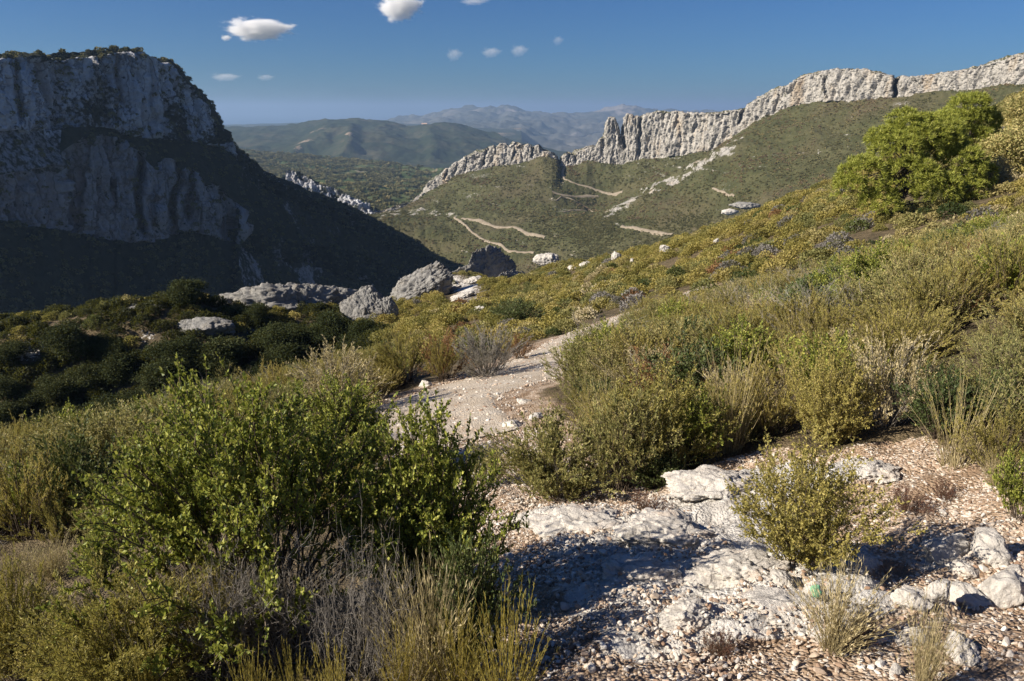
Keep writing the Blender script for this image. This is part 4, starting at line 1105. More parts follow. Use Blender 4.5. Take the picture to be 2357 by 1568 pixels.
# crags along the crest beside the gully
CR = dict(mat=M_CRAG, name='crag', sub=6)
px_rock(650, 748, 290, 108, 74, 601, 'long low grey crag ridge at the edge of the dark valley', depth=0.30, crack=0.06, rough=0.30, facets=8, rz=0.35, **CR)
px_rock(760, 750, 180, 115, 76, 602, 'smooth grey crag wall joining the long ridge to the rounded crag', depth=0.35, crack=0.05, rough=0.22, facets=10, rz=0.5, **CR)
px_rock(705, 742, 170, 96, 75, 616, 'pale jagged crag linking the long ridge and the smooth wall', depth=0.35, crack=0.06, rough=0.30, facets=10, rz=0.4, **CR)
px_rock(838, 752, 100, 112, 72, 603, 'rounded upright grey crag with a dark hollow', depth=0.6, crack=0.04, rough=0.15, facets=9, **CR)
px_rock(893, 756, 46, 84, 72, 604, 'narrow grey fin of rock right of the rounded crag', depth=0.7, crack=0.10, rough=0.12, facets=9, **CR)
px_rock(955, 728, 180, 84, 86, 605, 'sloping slab crag pointing up towards the end of the dark mountain', depth=0.35, tilt=R(40), crack=0.10, rough=0.14, facets=8, sink=0.0, **CR)
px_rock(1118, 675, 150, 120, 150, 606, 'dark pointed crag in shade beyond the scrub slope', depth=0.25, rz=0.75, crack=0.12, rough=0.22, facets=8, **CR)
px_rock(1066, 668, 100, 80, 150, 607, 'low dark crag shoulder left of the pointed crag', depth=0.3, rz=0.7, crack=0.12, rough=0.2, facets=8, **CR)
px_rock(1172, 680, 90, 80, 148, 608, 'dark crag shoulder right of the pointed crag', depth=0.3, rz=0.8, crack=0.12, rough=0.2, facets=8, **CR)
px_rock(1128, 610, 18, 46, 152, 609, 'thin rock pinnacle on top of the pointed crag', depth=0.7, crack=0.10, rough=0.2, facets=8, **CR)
px_rock(1216, 652, 34, 30, 122, 610, 'pale jagged crag at the foot of the scrub slope', depth=0.6, crack=0.15, rough=0.2, facets=8, mat=M_BOULD, name='crag', sub=5)
px_rock(1248, 646, 38, 26, 124, 611, 'pale toothed crag beside the jagged one', depth=0.6, crack=0.15, rough=0.2, facets=8, mat=M_BOULD, name='crag', sub=5)
px_rock(1262, 606, 60, 26, 190, 612, 'pale crag below the valley road', depth=0.6, crack=0.15, rough=0.2, facets=8, mat=M_BOULD, name='crag', sub=5)
px_rock(1294, 622, 34, 22, 180, 613, 'small pale crag right of the road crag', depth=0.6, crack=0.15, rough=0.2, facets=8, mat=M_BOULD, name='crag', sub=5)
px_rock(1718, 478, 66, 14, 560, 614, 'flat tan outcrop above the slope edge', depth=0.8, crack=0.15, rough=0.2, facets=8, mat=M_CRAG, name='crag', sub=5)
px_rock(1680, 492, 40, 14, 550, 615, 'small grey outcrop left of the flat outcrop', depth=0.8, crack=0.15, rough=0.2, facets=8, mat=M_BOULD, name='crag', sub=4)
for k, (px, py, w, h, lab) in enumerate([(1045, 668, 40, 13, 'pale ledge highest on the bare patch'), (1085, 652, 44, 14, 'pale ledge at the right end of the bare patch'), (1060, 690, 60, 14, 'long pale ledge in the middle of the bare patch'), (1050, 710, 40, 9, 'thin pale ledge lowest on the bare patch')]):
    px_rock(px, py, w, h, None, 630 + k, lab, depth=0.7, crack=0.15, rough=0.2, mat=M_BOULD, name='rock_ledge', sub=5, group='pale ledges on the bare patch', tilt=R(18))
for k, (px, py, w, h, lab) in enumerate([(340, 716, 90, 14, 'flat pale ledge on the crest left of the crest bush'), (470, 770, 130, 44, 'grey rock face under the crest bush')]):
    px_rock(px, py, w, h, None, 640 + k, lab, depth=0.5, crack=0.12, rough=0.2, mat=M_CRAG, name='rock_ledge', sub=5, group='ledges of the shaded bank')

# stones and bedrock of the foreground
G_O = 'bedrock showing through the gravel'
def near_rock(px, py, w, h, seed, lab, name='stone', depth=0.8, sub=5, group=None, mat=None, rz=0.0, sink=0.3, **kw):
    q = hit(px, py); dep = q[1] * cp - q[2] * sp
    W, H = w * dep / F * 0.5, h * dep / F * 0.5
    H *= 0.6 if name == 'bedrock_outcrop' else 1.0
    return rock(name, q + np.array([0, 0, H * (0.8 - 2 * sink)]), rock_geo(seed, sub, (W * 1.12, W * depth, H), **kw), mat or M_STONE, lab, 'rock', group, rz)
OUT = dict(name='bedrock_outcrop', group=G_O, sub=6, rough=0.30, crack=0.05, cscale=1.6, facets=40, sink=0.42)
for k, (px, py, w, h, lab) in enumerate([
    (1350, 1225, 230, 130, 'white bedrock hump nearest the right-hand oak bush'),
    (1530, 1235, 240, 120, 'broad white bedrock hump in the middle of the clearing'),
    (1650, 1120, 240, 110, 'white bedrock under the edge of the shrubs at the top of the clearing'),
    (1700, 1320, 220, 150, 'white bedrock slab left of the olive shrub on the gravel'),
    (1480, 1330, 200, 110, 'shaded bedrock step in the shadow of the oak bush'),
    (1580, 1440, 130, 130, 'blue shaded bedrock block low in the shadow'),
    (1215, 1200, 80, 90, 'small upright pale rock at the edge of the oak bush'),
    (1790, 1400, 210, 90, 'smooth pale bedrock sheet left of the straw tuft'),
    (2010, 1090, 120, 60, 'pale rock behind the olive shrub on the gravel')]):
    near_rock(px, py, w, h, 700 + k, lab, **OUT)
for k, (px, py, w, h, lab) in enumerate([
    (2185, 1285, 110, 100, 'squarish cracked pale stone in the right gravel'),
    (2275, 1280, 130, 90, 'large angular pale stone next to the cracked stone'),
    (2100, 1385, 90, 62, 'grey stone at the left end of the stone row'),
    (2155, 1380, 70, 70, 'rounded lilac-grey stone in the stone row'),
    (2225, 1385, 110, 80, 'blue-grey split stone in the middle of the stone row'),
    (2320, 1375, 120, 90, 'largest grey stone at the right end of the stone row'),
    (2205, 1510, 90, 80, 'pointed pale stone below the stone row'),
    (2110, 1480, 80, 70, 'grey stone behind the lower straw tuft'),
    (2060, 1555, 50, 36, 'small orange-white stone at the bottom edge'),
    (2215, 1330, 70, 40, 'peach coloured stone above the stone row'),
    (2330, 1325, 60, 34, 'flat peach stone near the right edge'),
    (1800, 1340, 60, 44, 'pale stone left of the green painted stone'),
    (1560, 1225, 40, 26, 'loose white stone on the middle bedrock hump'),
    (1232, 965, 46, 22, 'white stone bank on the right edge of the footpath'),
    (1180, 985, 50, 24, 'white rough stone at the near end of the footpath'),
    (1205, 930, 36, 16, 'pale stone in the footpath verge by the grey-green shrub'),
    (980, 890, 40, 24, 'pale stone on the far edge of the footpath')]):
    near_rock(px, py, w, h, 740 + k, lab, group='loose stones of the clearing', rough=0.14, crack=0.06, facets=16, rz=k * 1.3)
g = near_rock(1868, 1395, 56, 70, 790, 'small stone with a green painted patch behind the straw tuft', group=None, facets=12, depth=0.6)
m, n, l, b = new_mat('green_paint'); b.inputs['Base Color'].default_value = (0.16, 0.40, 0.24, 1); b.inputs['Roughness'].default_value = 0.7
gv = np.array([v.co[:] for v in g.data.vertices]); sz = np.abs(gv).max(0)
V, Fc = ICO[4]; q = V * np.array([0.55, 0.5, 0.62]) * sz; q[:, 1] -= sz[1] * 0.42; q[:, 2] += sz[2] * 0.30
link('paint_mark', mesh_np('paint_mark', q * (1 + 0.1 * fbm(V * 2, 3))[:, None], Fc, [m], True), g)

# gravel
m, n, l, b = new_mat('gravel_stones'); B = NB(n, l)
oi = n.new('ShaderNodeObjectInfo')
c = B.ramp(oi.outputs['Random'], [(0.0, (0.216, 0.135, 0.092)), (0.22, (0.389, 0.286, 0.211)), (0.45, (0.497, 0.410, 0.324)), (0.7, (0.572, 0.518, 0.454)), (1.0, (0.626, 0.605, 0.562))])
c = B.mix(B.mapr(B.noise(n.new('ShaderNodeTexCoord').outputs['Object'], 2.0, 5, 0.7), 0.45, 0.7, 0, 0.4), c, (0.269, 0.198, 0.134))
l.new(c, b.inputs['Base Color']); b.inputs['Roughness'].default_value = 0.93; b.inputs['Specular IOR Level'].default_value = 0.15
M_GRAV = m
gp = proto_collection('gravel stone', [mesh_np('gravel', *rock_geo(800 + i, 2, (1, r_, h_), 22, 0.05), [M_GRAV], False) for i, (r_, h_) in enumerate([(0.8, 0.5), (0.6, 0.45), (0.9, 0.6), (0.7, 0.35), (0.55, 0.6), (0.85, 0.4)])])
r = np.random.default_rng(3)
cand = np.stack([r.uniform(-1.5, 5.5, 260000), r.uniform(1.4, 7.5, 260000)], -1)
bedc = bed_mask(cand[:, 0], cand[:, 1])
inn = (in_poly(cand[:, 0], cand[:, 1], CLEAR_W) & (r.uniform(size=len(cand)) > 0.94 * bedc)) | (path_dist(cand[:, 0], cand[:, 1]) < 0.15)
cand = cand[inn]
dens = smooth(-0.35, 0.35, fbm(np.stack([cand[:, 0], cand[:, 1], 0 * cand[:, 0]], -1) / 0.55, 3)) * 0.85 + 0.15
cand = cand[r.uniform(size=len(cand)) < dens][:45000]
pc = np.stack([r.uniform(-3, 8, 60000), r.uniform(7, 26, 60000)], -1)
pc = pc[path_dist(pc[:, 0], pc[:, 1]) < -0.03][:5000]
gs = np.concatenate([0.0035 + 0.014 * r.uniform(size=len(cand)) ** 3.5 + 0.018 * (r.uniform(size=len(cand)) > 0.99), 0.010 + 0.035 * r.uniform(size=len(pc)) ** 3])
gq = np.concatenate([cand, pc])
gP = np.stack([gq[:, 0], gq[:, 1], gz(gq[:, 0], gq[:, 1]) + gs * 0.15 + np.where(path_dist(gq[:, 0], gq[:, 1]) < -0.05, 0.012, 0)], -1)
scatter('gravel', gP, gs, r.uniform(-0.5, 0.5, (len(gP), 3)) + np.stack([0 * gs, 0 * gs, r.uniform(0, 6.3, len(gP))], -1), r.integers(0, 6, len(gP)), gp,
        'loose pinkish and white gravel over the clearing and footpath', 'gravel')

# ------------------------------------------------------------------ individual shrubs
HK = {}
def ext(key):
    if key not in HK:
        me = MESH[key][1] or MESH[key][0]
        v = np.empty(len(me.vertices) * 3, np.float32); me.vertices.foreach_get('co', v); v = v.reshape(-1, 3)
        HK[key] = (np.percentile(v[:, 2], 98), np.percentile(np.hypot(v[:, 0], v[:, 1]), 96))
    return HK[key]
SHRUBS = []
def shrub(key, px, py, top, w, label, name='shrub', cat='shrub', group=None, rz=0.0, back=0.0):
    q = hit(px, py)
    dep = q[1] * cp - q[2] * sp
    Rw = w * 0.5 * dep / F
    H = float(ray(np.array(float(px)), np.array(float(top)))[2] * (q[1] + 0.15 * Rw) - q[2])
    H = max(H, 0.12)
    h0_, r0_ = ext(key)
    o = bpy.data.objects.new(name, None); COL.objects.link(o)
    o.empty_display_size = 0.1
    o.location = tuple(q + np.array([0, back, -0.02])); o.rotation_euler.z = rz; o.scale = (Rw / r0_, Rw / r0_, H / h0_)
    tag(o, label, cat, group)
    st, fo = MESH[key]
    link('stems', st, o)
    if fo is not None: link('foliage', fo, o)
    SHRUBS.append((q[0], q[1], Rw))
    return o

shrub_meshes('oak hero', shrub_geo(51, H=1.0, Rr=0.9, ns=115, nsub=16, nl=28, leafL=0.021, leafW=0.0145, up=0.45, start=0.50, sub=0.20, angle=1.3, thick=0.009, base=0.22, dome=0.55, ragged=0.30), LEAF['oak'], M_STEM)
shrub_meshes('oak lobe', shrub_geo(52, H=1.0, Rr=0.5, ns=75, nsub=16, nl=28, leafL=0.021, leafW=0.0145, up=0.4, start=0.35, sub=0.17, angle=1.3, thick=0.008, dome=0.5, ragged=0.3), LEAF['oak'], M_STEM)
shrub_meshes('feather', shrub_geo(53, H=0.8, Rr=0.6, ns=100, nsub=15, nl=22, leafL=0.024, leafW=0.008, up=0.6, start=0.2, sub=0.16, angle=0.8, thick=0.003, dome=0.5, ragged=0.4), LEAF['olive'], M_STEM)
shrub_meshes('heath', shrub_geo(54, H=0.9, Rr=0.5, ns=110, nsub=17, nl=18, leafL=0.020, leafW=0.010, up=0.45, start=0.18, sub=0.13, angle=1.2, thick=0.003, dome=0.5, ragged=0.45), LEAF['olive'], M_STEM)
shrub_meshes('greygreen hero', shrub_geo(55, H=0.9, Rr=0.7, ns=95, nsub=15, nl=22, leafL=0.028, leafW=0.013, up=0.5, start=0.2, sub=0.20, thick=0.004, dome=0.55, ragged=0.25), LEAF['greygreen'], M_STEM)
shrub_meshes('twig hero', twig_geo(56, n=36, H=0.8, spread=0.8, thick=0.0060), None, M_TWIG)
shrub_meshes('broom hero', tuft_geo(57, n=90, H=0.8, spread=0.34, r0=0.09, thick=0.0034, side=26), LEAF['gold'], M_BROOM)
shrub_meshes('straw hero', tuft_geo(58, n=240, H=0.6, spread=0.36, r0=0.05, thick=0.0018, side=5, bend=0.5), LEAF['tan'], M_STRAW)

for row in [
 ('oak hero', 590, 1420, 900, 800, 'large glossy green oak bush with bare lower branches filling the left foreground'),
 ('oak lobe', 1010, 1420, 965, 350, 'rounded green oak bush joined to the right side of the large bush'),
 ('oak lobe', 790, 1120, 880, 260, 'yellow-green oak bush just behind the large bush beside the footpath end'),
 ('feather', 330, 1600, 1330, 470, 'feathery olive shrub low in the left foreground'),
 ('feather', 40, 1560, 1310, 200, 'brownish feathery shrub cut by the left edge of the frame'),
 ('oak lobe', 235, 1330, 1230, 110, 'small leafy oak sprout under the left side of the large bush'),
 ('heath', 160, 1560, 1400, 260, 'yellow-brown heath low at the left between the feathery shrubs'),
 ('feather', 470, 1500, 1330, 240, 'feathery olive sprig shrub in front of the bare oak branches'),
 ('olive a', 60, 1240, 1030, 260, 'round olive shrub at the left edge above the dry grass'),
 ('dark a', 190, 1210, 1000, 220, 'dark green shrub between the round olive shrub and the large bush'),
 ('greygreen hero', 250, 1110, 965, 380, 'low grey-green shrub on the brow in front of the shaded slope'),
 ('gold a', 45, 1090, 975, 110, 'spiky yellow shrub on the brow at the left edge'),
 ('dark a', 1075, 1530, 1240, 250, 'dark shrub added for its shadow under the right-hand oak bush, behind the yellow broom'),  # stands in for the bush's dark underside, added to cast shade
 ('olive b', 440, 1020, 900, 220, 'olive shrub behind the top of the large bush'),
 ('olive a', 640, 960, 840, 170, 'olive-brown shrub above the large bush, left of the tan one'),
 ('greygreen a', 528, 905, 842, 72, 'small round grey-green shrub at the edge of the dark slope'),
 ('tan a', 775, 965, 800, 250, 'broad tan shrub left of the footpath'),
 ('olive a', 935, 885, 765, 170, 'olive yellow shrub at the far side of the footpath bend'),
 ('rust a', 1030, 872, 765, 150, 'brown shrub in the middle of the row above the footpath'),
 ('lilac a', 1120, 866, 755, 190, 'grey-brown rounded shrub throwing its shadow over the footpath'),
 ('gold a', 1015, 880, 790, 90, 'small golden shrub in front of the brown shrub by the footpath'),
 ('rust a', 1195, 828, 770, 80, 'small reddish shrub at the end of the row above the footpath'),
 ('greygreen hero', 1285, 1140, 965, 320, 'large grey-green shrub on the right of the footpath, nearest it'),
 ('greygreen b', 1125, 1120, 1030, 110, 'small grey-green shrub where the footpath reaches the clearing'),
 ('greygreen a', 1430, 1130, 900, 240, 'grey-green shrub at the top edge of the white bedrock'),
 ('heath', 1500, 1090, 860, 260, 'yellow olive heath between grey-green shrubs above the bedrock'),
 ('oak b', 1600, 1070, 900, 170, 'dark green shrub with a shaded side above the bedrock'),
 ('gold a', 1530, 1100, 985, 90, 'small golden shrub low in front of the heath'),
 ('broom b', 1680, 1045, 780, 150, 'tall pale upright broom standing above the clearing'),
 ('olive a', 1780, 1010, 820, 210, 'olive shrub right of the tall broom'),
 ('heath', 1900, 1030, 815, 190, 'yellow heath behind the olive shrub on the gravel'),
 ('tan a', 2040, 985, 775, 250, 'pale tan rounded shrub in the right middle slope'),
 ('dark a', 2150, 1010, 850, 170, 'dark green shrub right of the pale tan one'),
 ('dark a', 2280, 985, 855, 110, 'dark green shrub near the right edge above the gravel'),
 ('oak b', 2340, 1205, 1030, 140, 'bright green shrub cut by the right edge of the frame'),
 ('broom b', 2200, 1080, 860, 200, 'loose broom with long bare stems at the top right of the gravel'),
 ('olive b', 2290, 1090, 940, 150, 'olive shrub above the bright green shrub at the right edge'),
 ('heath', 1840, 1290, 1035, 330, 'yellow olive heath standing alone on the gravel'),
 ('olive a', 1470, 900, 755, 230, 'olive shrub right of the footpath bend'),
 ('greygreen b', 1560, 870, 730, 220, 'grey-green shrub up the slope behind the heath'),
 ('dark a', 1200, 752, 690, 110, 'dark green shrub in a hollow of the middle slope'),
 ('dark a', 1165, 735, 690, 70, 'smaller dark green shrub left of the hollow shrub'),
 ('olive b', 1610, 640, 610, 90, 'yellow-green rounded shrub far up the slope under the boulders'),
 ]:
    shrub(*row, rz=len(SHRUBS) * 1.7)
for row in [
 ('twig hero', 680, 1520, 1210, 430, 'tangle of bare grey twigs under the large oak bush'),
 ('twig hero', 520, 1560, 1290, 330, 'bare grey twigs beside the feathery olive shrub'),
 ('twig hero', 850, 1560, 1250, 300, 'bare grey twigs behind the yellow broom tufts'),
 ('twig a', 1290, 1150, 1050, 90, 'dry forked stalk in front of the large grey-green shrub')]:
    shrub(*row, name='dead_shrub', cat='dead shrub', rz=len(SHRUBS) * 1.7)
for row in [
 ('straw hero', 990, 1600, 1300, 230, 'tall straw-coloured tuft at the bottom, left of the yellow broom'),
 ('broom hero', 1170, 1680, 1370, 220, 'bright yellow broom at the bottom edge beside the shadow'),
 ('broom hero', 1060, 1640, 1400, 150, 'yellow broom between the tall straw tuft and the brightest broom'),
 ('broom hero', 930, 1660, 1440, 140, 'yellow broom low in front of the tall straw tuft'),
 ('broom hero', 690, 1700, 1490, 110, 'small yellow broom at the bottom edge in front of the bare twigs'),
 ('broom hero', 590, 1720, 1500, 130, 'yellow broom tip at the bottom edge below the bare twigs'),
 ('broom hero', 350, 1740, 1480, 130, 'yellow broom tip at the bottom edge in front of the feathery shrub'),
 ('broom hero', 780, 1730, 1490, 150, 'yellow broom tip at the bottom edge left of the straw tuft'),
 ('straw hero', 1915, 1500, 1300, 210, 'dry pale grass tuft in front of the green painted stone'),
 ('straw hero', 2120, 1600, 1380, 120, 'dry grass tuft at the bottom right in front of grey stones'),
 ('straw hero', 130, 1330, 1240, 150, 'dry golden grass tuft on the bare bank at the left'),
 ('straw a', 60, 1330, 1255, 120, 'thin dry grass tuft at the left edge'),
 ('straw a', 2290, 1120, 1030, 90, 'thin straw tuft on the upper right gravel')]:
    shrub(*row, name='grass_tuft', cat='grass tuft', rz=len(SHRUBS) * 1.7)
for row in [
 ('wine a', 2085, 1185, 1115, 110, 'dark wine-red cushion plant right of the lone heath'),
 ('wine a', 1975, 1495, 1410, 110, 'dark wine-red cushion plant right of the dry grass tuft'),
 ('wine a', 1655, 1515, 1440, 90, 'dark wine-red cushion plant in the shadow edge'),
 ('wine a', 2170, 1150, 1100, 80, 'brownish cushion plant on the upper right gravel'),
 ('wine a', 1490, 1180, 1140, 110, 'faded cushion plant on the soil above the bedrock')]:
    shrub(*row, name='cushion_plant', cat='small plant', rz=len(SHRUBS) * 1.7)

# ------------------------------------------------------------------ trees
def tree(name, p, crown, trunk, label, cat='tree', group=None, rz=0.0, s=1.0):
    o = bpy.data.objects.new(name, None); COL.objects.link(o)
    o.location = tuple(p); o.rotation_euler.z = rz; o.scale = (s, s, s * (0.72 if name == 'holm_oak' or 'crest' in label else 1.0))
    tag(o, label, cat, group)
    link('trunk', trunk, o); link('crown', crown, o)
    return o

def pine(px, py, lobes_px, tufts, seed, label, extra=0.0, trunk_px=None):
    q = hit(px, py); q[1] += extra; q[0] *= q[1] / (q[1] - extra); q[2] = gz(q[0], q[1])
    dep = q[1] * cp - q[2] * sp; k = dep / F
    r = np.random.default_rng(seed)
    L = []
    for lx, ly, rr, *dy in lobes_px:
        y = (dy[0] if dy else r.uniform(-0.5, 0.5)) * 70 * k
        top = float(ray(np.array(float(lx)), np.array(float(ly)))[2] * (q[1] + y) - q[2])
        L.append(((lx - px) * k, y, top, rr * k, rr * k, rr * k * 0.82))
    LV, LF, P, wh = crown_geo(seed, L, tufts, 30, 0.19, 0.020, core=0.72, up=0.45, kind='needle')
    tp = trunk_px or (px, 380)
    tt = (0.0, 0.0, float(ray(np.array(float(tp[0])), np.array(float(tp[1])))[2] * q[1] - q[2]))
    TV, TF = limbs_geo(seed, L, tt, 0.11)
    return tree('pine_tree', q, mesh_np('crown', LV, LF, [LEAF['pine']], False), mesh_np('trunk', TV, TF, [M_BARK], True), label)
pine(2070, 500, [(1958, 408, 50, -.4), (1932, 436, 34, -.5), (2090, 325, 66, .2), (2038, 352, 56, -.1), (2132, 322, 54, .2), (2010, 320, 30, .2), (2060, 412, 56, -.6), (2180, 380, 48, -.2), (2120, 440, 48, -.7), (2000, 470, 40, -.6), (2190, 440, 42, -.5), (2228, 405, 38, 0), (2150, 290, 34, .5), (2170, 345, 40, .4), (2060, 285, 36, .4)], 3000, 71,
     'bright yellow-green pine with billowing crown on the right skyline')
pine(2205, 470, [(2200, 258, 46, .2), (2165, 284, 34, 0), (2238, 288, 38, .3), (2215, 320, 36, 0), (2250, 330, 28, .3)], 1100, 72,
     'smaller yellow-green pine rising behind the right shoulder of the big pine', extra=6.0, trunk_px=(2205, 300))

OAKV = []
for i in range(7):
    rr = np.random.default_rng(400 + i); nl_ = rr.integers(6, 11); lob = []
    for q_ in range(nl_):
        a_ = rr.uniform(0, 6.28); d_ = rr.uniform(0.1, 1.15); z_ = rr.uniform(0.5, 2.1) - 0.45 * d_; s_ = rr.uniform(0.38, 0.85)
        lob.append((math.cos(a_) * d_ * 1.15, math.sin(a_) * d_, max(z_, 0.45), s_, s_ * rr.uniform(0.8, 1.1), s_ * rr.uniform(0.6, 0.95)))
    LV, LF, P, wh = crown_geo(80 + i, lob, 700, 16, 0.12, 0.07, core=0.35, up=0.3)
    LV = LV + 0.10 * np.repeat(np.random.default_rng(i).normal(size=(len(LV) // 4, 3)), 4, 0)
    TV, TF = limbs_geo(80 + i, lob, (0.05, 0, 1.2), 0.10, 3)
    OAKV.append((mesh_np('crown', LV, LF, [LEAF['holm_shade']], False), mesh_np('trunk', TV, TF, [M_BARK], True)))
# holm oaks of the gully: (px, foot py, crown width px, place words)
ORD = ['first', 'second', 'third', 'fourth', 'fifth', 'sixth', 'seventh', 'eighth', 'ninth', 'tenth']
ROWS = [
 ('upper row under the crest', [(30, 845, 90), (165, 835, 110), (255, 830, 80), (420, 845, 120), (520, 850, 120), (620, 820, 110), (690, 800, 90), (760, 800, 90), (835, 795, 80)]),
 ('middle row of the shaded slope', [(20, 915, 100), (110, 930, 110), (190, 905, 90), (285, 895, 110), (350, 900, 90), (430, 905, 110), (520, 890, 90), (600, 880, 100), (680, 860, 90), (760, 845, 80)]),
 ('lower row of the shaded slope', [(40, 985, 100), (140, 1000, 120), (245, 985, 110), (330, 965, 100), (400, 955, 90), (480, 945, 90), (560, 930, 70)])]
k = 0
for words, row in ROWS:
    for i, (px, py, w) in enumerate(row):
        q = hit(px, py)
        if q[1] < 40: q = ground_at(px, py, 54)
        s = w * (q[1] * cp - q[2] * sp) / F / 3.2
        c_, t_ = OAKV[k % 7]
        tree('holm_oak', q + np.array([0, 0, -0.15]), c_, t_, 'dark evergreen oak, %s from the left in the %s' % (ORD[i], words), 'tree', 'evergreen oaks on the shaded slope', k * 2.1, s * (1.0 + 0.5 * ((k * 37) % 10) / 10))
        k += 1
for px, py, w, lab in [(432, 708, 120, 'dark rounded oak bush sitting on the crest against the black valley'), (590, 745, 70, 'small oak at the foot of the long grey crag'),
                       (2320, 420, 170, 'dark oak thicket at the right edge beyond the pines'), (2352, 330, 130, 'dark oak highest up at the right edge'), (2285, 440, 110, 'oak bush between the big pine and the right edge'), (2270, 340, 90, 'grey-green oak behind the smaller pine')]:
    q = hit(px, py)
    s = w * (q[1] * cp - q[2] * sp) / F / 3.2
    c_, t_ = OAKV[k % 7]; k += 1
    if px > 2000:
        c_ = c_.copy(); c_.materials[0] = LEAF['tan' if k % 3 == 1 else 'greygreen']
    tree('oak_tree', q + np.array([0, 0, -0.1]), c_, t_, lab, 'tree', None, k * 2.1, s)

# ------------------------------------------------------------------ ground cover of the foreground hillside
NEAR = ['greygreen a', 'greygreen b', 'olive a', 'olive b', 'gold a', 'tan a', 'lilac a', 'rust a', 'dark a', 'oak b', 'broom a', 'broom b', 'straw a', 'twig a']
near_protos = proto_collection('near shrub', [join_mesh(k_, 'near shrub') for k_ in NEAR])
NIDX = {k_: i for i, k_ in enumerate(NEAR)}
def free(x, y, own, clear=True):
    ok = path_dist(x, y) > 0.30 * own + 0.02
    if clear: ok &= ~in_poly(x, y, CLEAR_W)
    return ok
def zones(x, y, r):
    """kind index per point: 0 greygreen 1 olive 2 gold 3 tan 4 lilac 5 rust 6 dark, in drifts"""
    q = np.stack([x, y, 0 * x], -1)
    sc_ = np.maximum(2.0, 0.09 * np.hypot(x, y))[:, None]
    f = np.stack([fbm(q / sc_ + 31 * i, 2) for i in range(7)], -1)
    f += np.array([0.40, 0.50, 0.0, -0.06, -0.12, -0.24, 0.08]) + 0.28 * r.normal(size=f.shape)
    px, py = proj(np.stack([x, y, gz(x, y)], -1))
    f[:, 4] += 0.28 * np.exp(-((px - 1720) / 150) ** 2 - ((py - 640) / 90) ** 2) + 0.15 * np.exp(-((px - 1950) / 200) ** 2 - ((py - 600) / 80) ** 2)
    f[:, 5] += 0.35 * np.exp(-((px - 1800) / 60) ** 2 - ((py - 740) / 80) ** 2) + 0.3 * np.exp(-((px - 1950) / 60) ** 2 - ((py - 520) / 30) ** 2) + 0.25 * np.exp(-((px - 2300) / 100) ** 2 - ((py - 560) / 60) ** 2)
    f[:, 1] += 0.35 * (y > 40); f[:, 0] += 0.1 * (y > 40)
    return f.argmax(1)
ZN = [['greygreen a', 'greygreen b'], ['olive a', 'olive b', 'olive a', 'olive b', 'broom b'], ['gold a', 'broom a', 'olive b', 'gold a'], ['tan a', 'tan a', 'tan a', 'straw a'], ['lilac a', 'lilac a', 'twig a'], ['rust a', 'rust a'], ['dark a', 'oak b']]
r = np.random.default_rng(17)
def cover(n, y0, y1, xr, seed):
    r = np.random.default_rng(seed)
    y = np.sqrt(r.uniform(y0 * y0, y1 * y1, n)); x = r.uniform(-xr, xr, n) * (y + 2.5)
    return x, y, r
# near band
x, y, r = cover(2600, 2.2, 19, 0.82, 21)
size = r.uniform(0.45, 1.05, len(x)) * (0.65 + 0.35 * smooth(4, 9, y))
ok = free(x, y, size)
for hx, hy, hr in SHRUBS: ok &= (np.hypot(x - hx, y - hy) > 0.55 * hr) | (y > hy + 1.2)
PATHVIEW = [tuple(hit_base(a_, c_, BASE)[:2]) for a_, c_ in [(900, 775), (1420, 745), (1370, 870), (1290, 970), (1190, 1050), (1060, 1060), (890, 1000)]]
ok &= ~in_poly(x, y, PATHVIEW)
# keep the view over the big foreground bush open: nothing tall right in front of the camera
ok &= ~((y < 5.2) & (x < 0.9)) & ~((y < 3.2))
x, y, size = x[ok], y[ok], size[ok]
z = zones(x, y, r)
idx = np.array([NIDX[ZN[k_][r.integers(len(ZN[k_]))]] for k_ in z])
rot = np.zeros((len(x), 3)); rot[:, 2] = r.uniform(0, 6.28, len(x)); rot[:, :2] = r.normal(size=(len(x), 2)) * 0.12
scatter('near_scrub', np.stack([x, y, gz(x, y) - 0.04], -1), size, rot, idx, near_protos, 'mixed low scrub covering the near hillside between the larger shrubs', 'scrub')
# middle and far bands
x, y, r = cover(26000, 17, 165, 0.85, 22)
size = r.uniform(0.5, 1.25, len(x)) ** 1.2 * (0.8 + 0.5 * smooth(20, 60, y))
px, py = proj(np.stack([x, y, gz(x, y)], -1))
bare = np.exp(-((px - 1070) / 50) ** 2 - ((py - 675) / 32) ** 2) > 0.45 + 0.4 * r.normal(size=len(x)) * 0.4
ok = free(x, y, size, False) & ~bare & (r.uniform(size=len(x)) < np.where(y < 60, 1.0, 0.75))
x, y, size = x[ok], y[ok], size[ok]
z = zones(x, y, r)
gully = (y > 38) & (y < 75) & (x < 0) & (proj(np.stack([x, y, gz(x, y)], -1))[0] < 880)
z = np.where(gully & (r.uniform(size=len(x)) < 0.85), 7, z)  # gully scrub takes the shade-darkened leaves
size = np.where(gully, size * 1.25, size)
idx = z * 2 + r.integers(0, 2, len(x))
rot = np.zeros((len(x), 3)); rot[:, 2] = r.uniform(0, 6.28, len(x))
scatter('hillside_scrub', np.stack([x, y, gz(x, y) - 0.03], -1), size, rot, idx, mid_protos, 'mixed garrigue scrub covering the hillside up to its skyline', 'scrub')

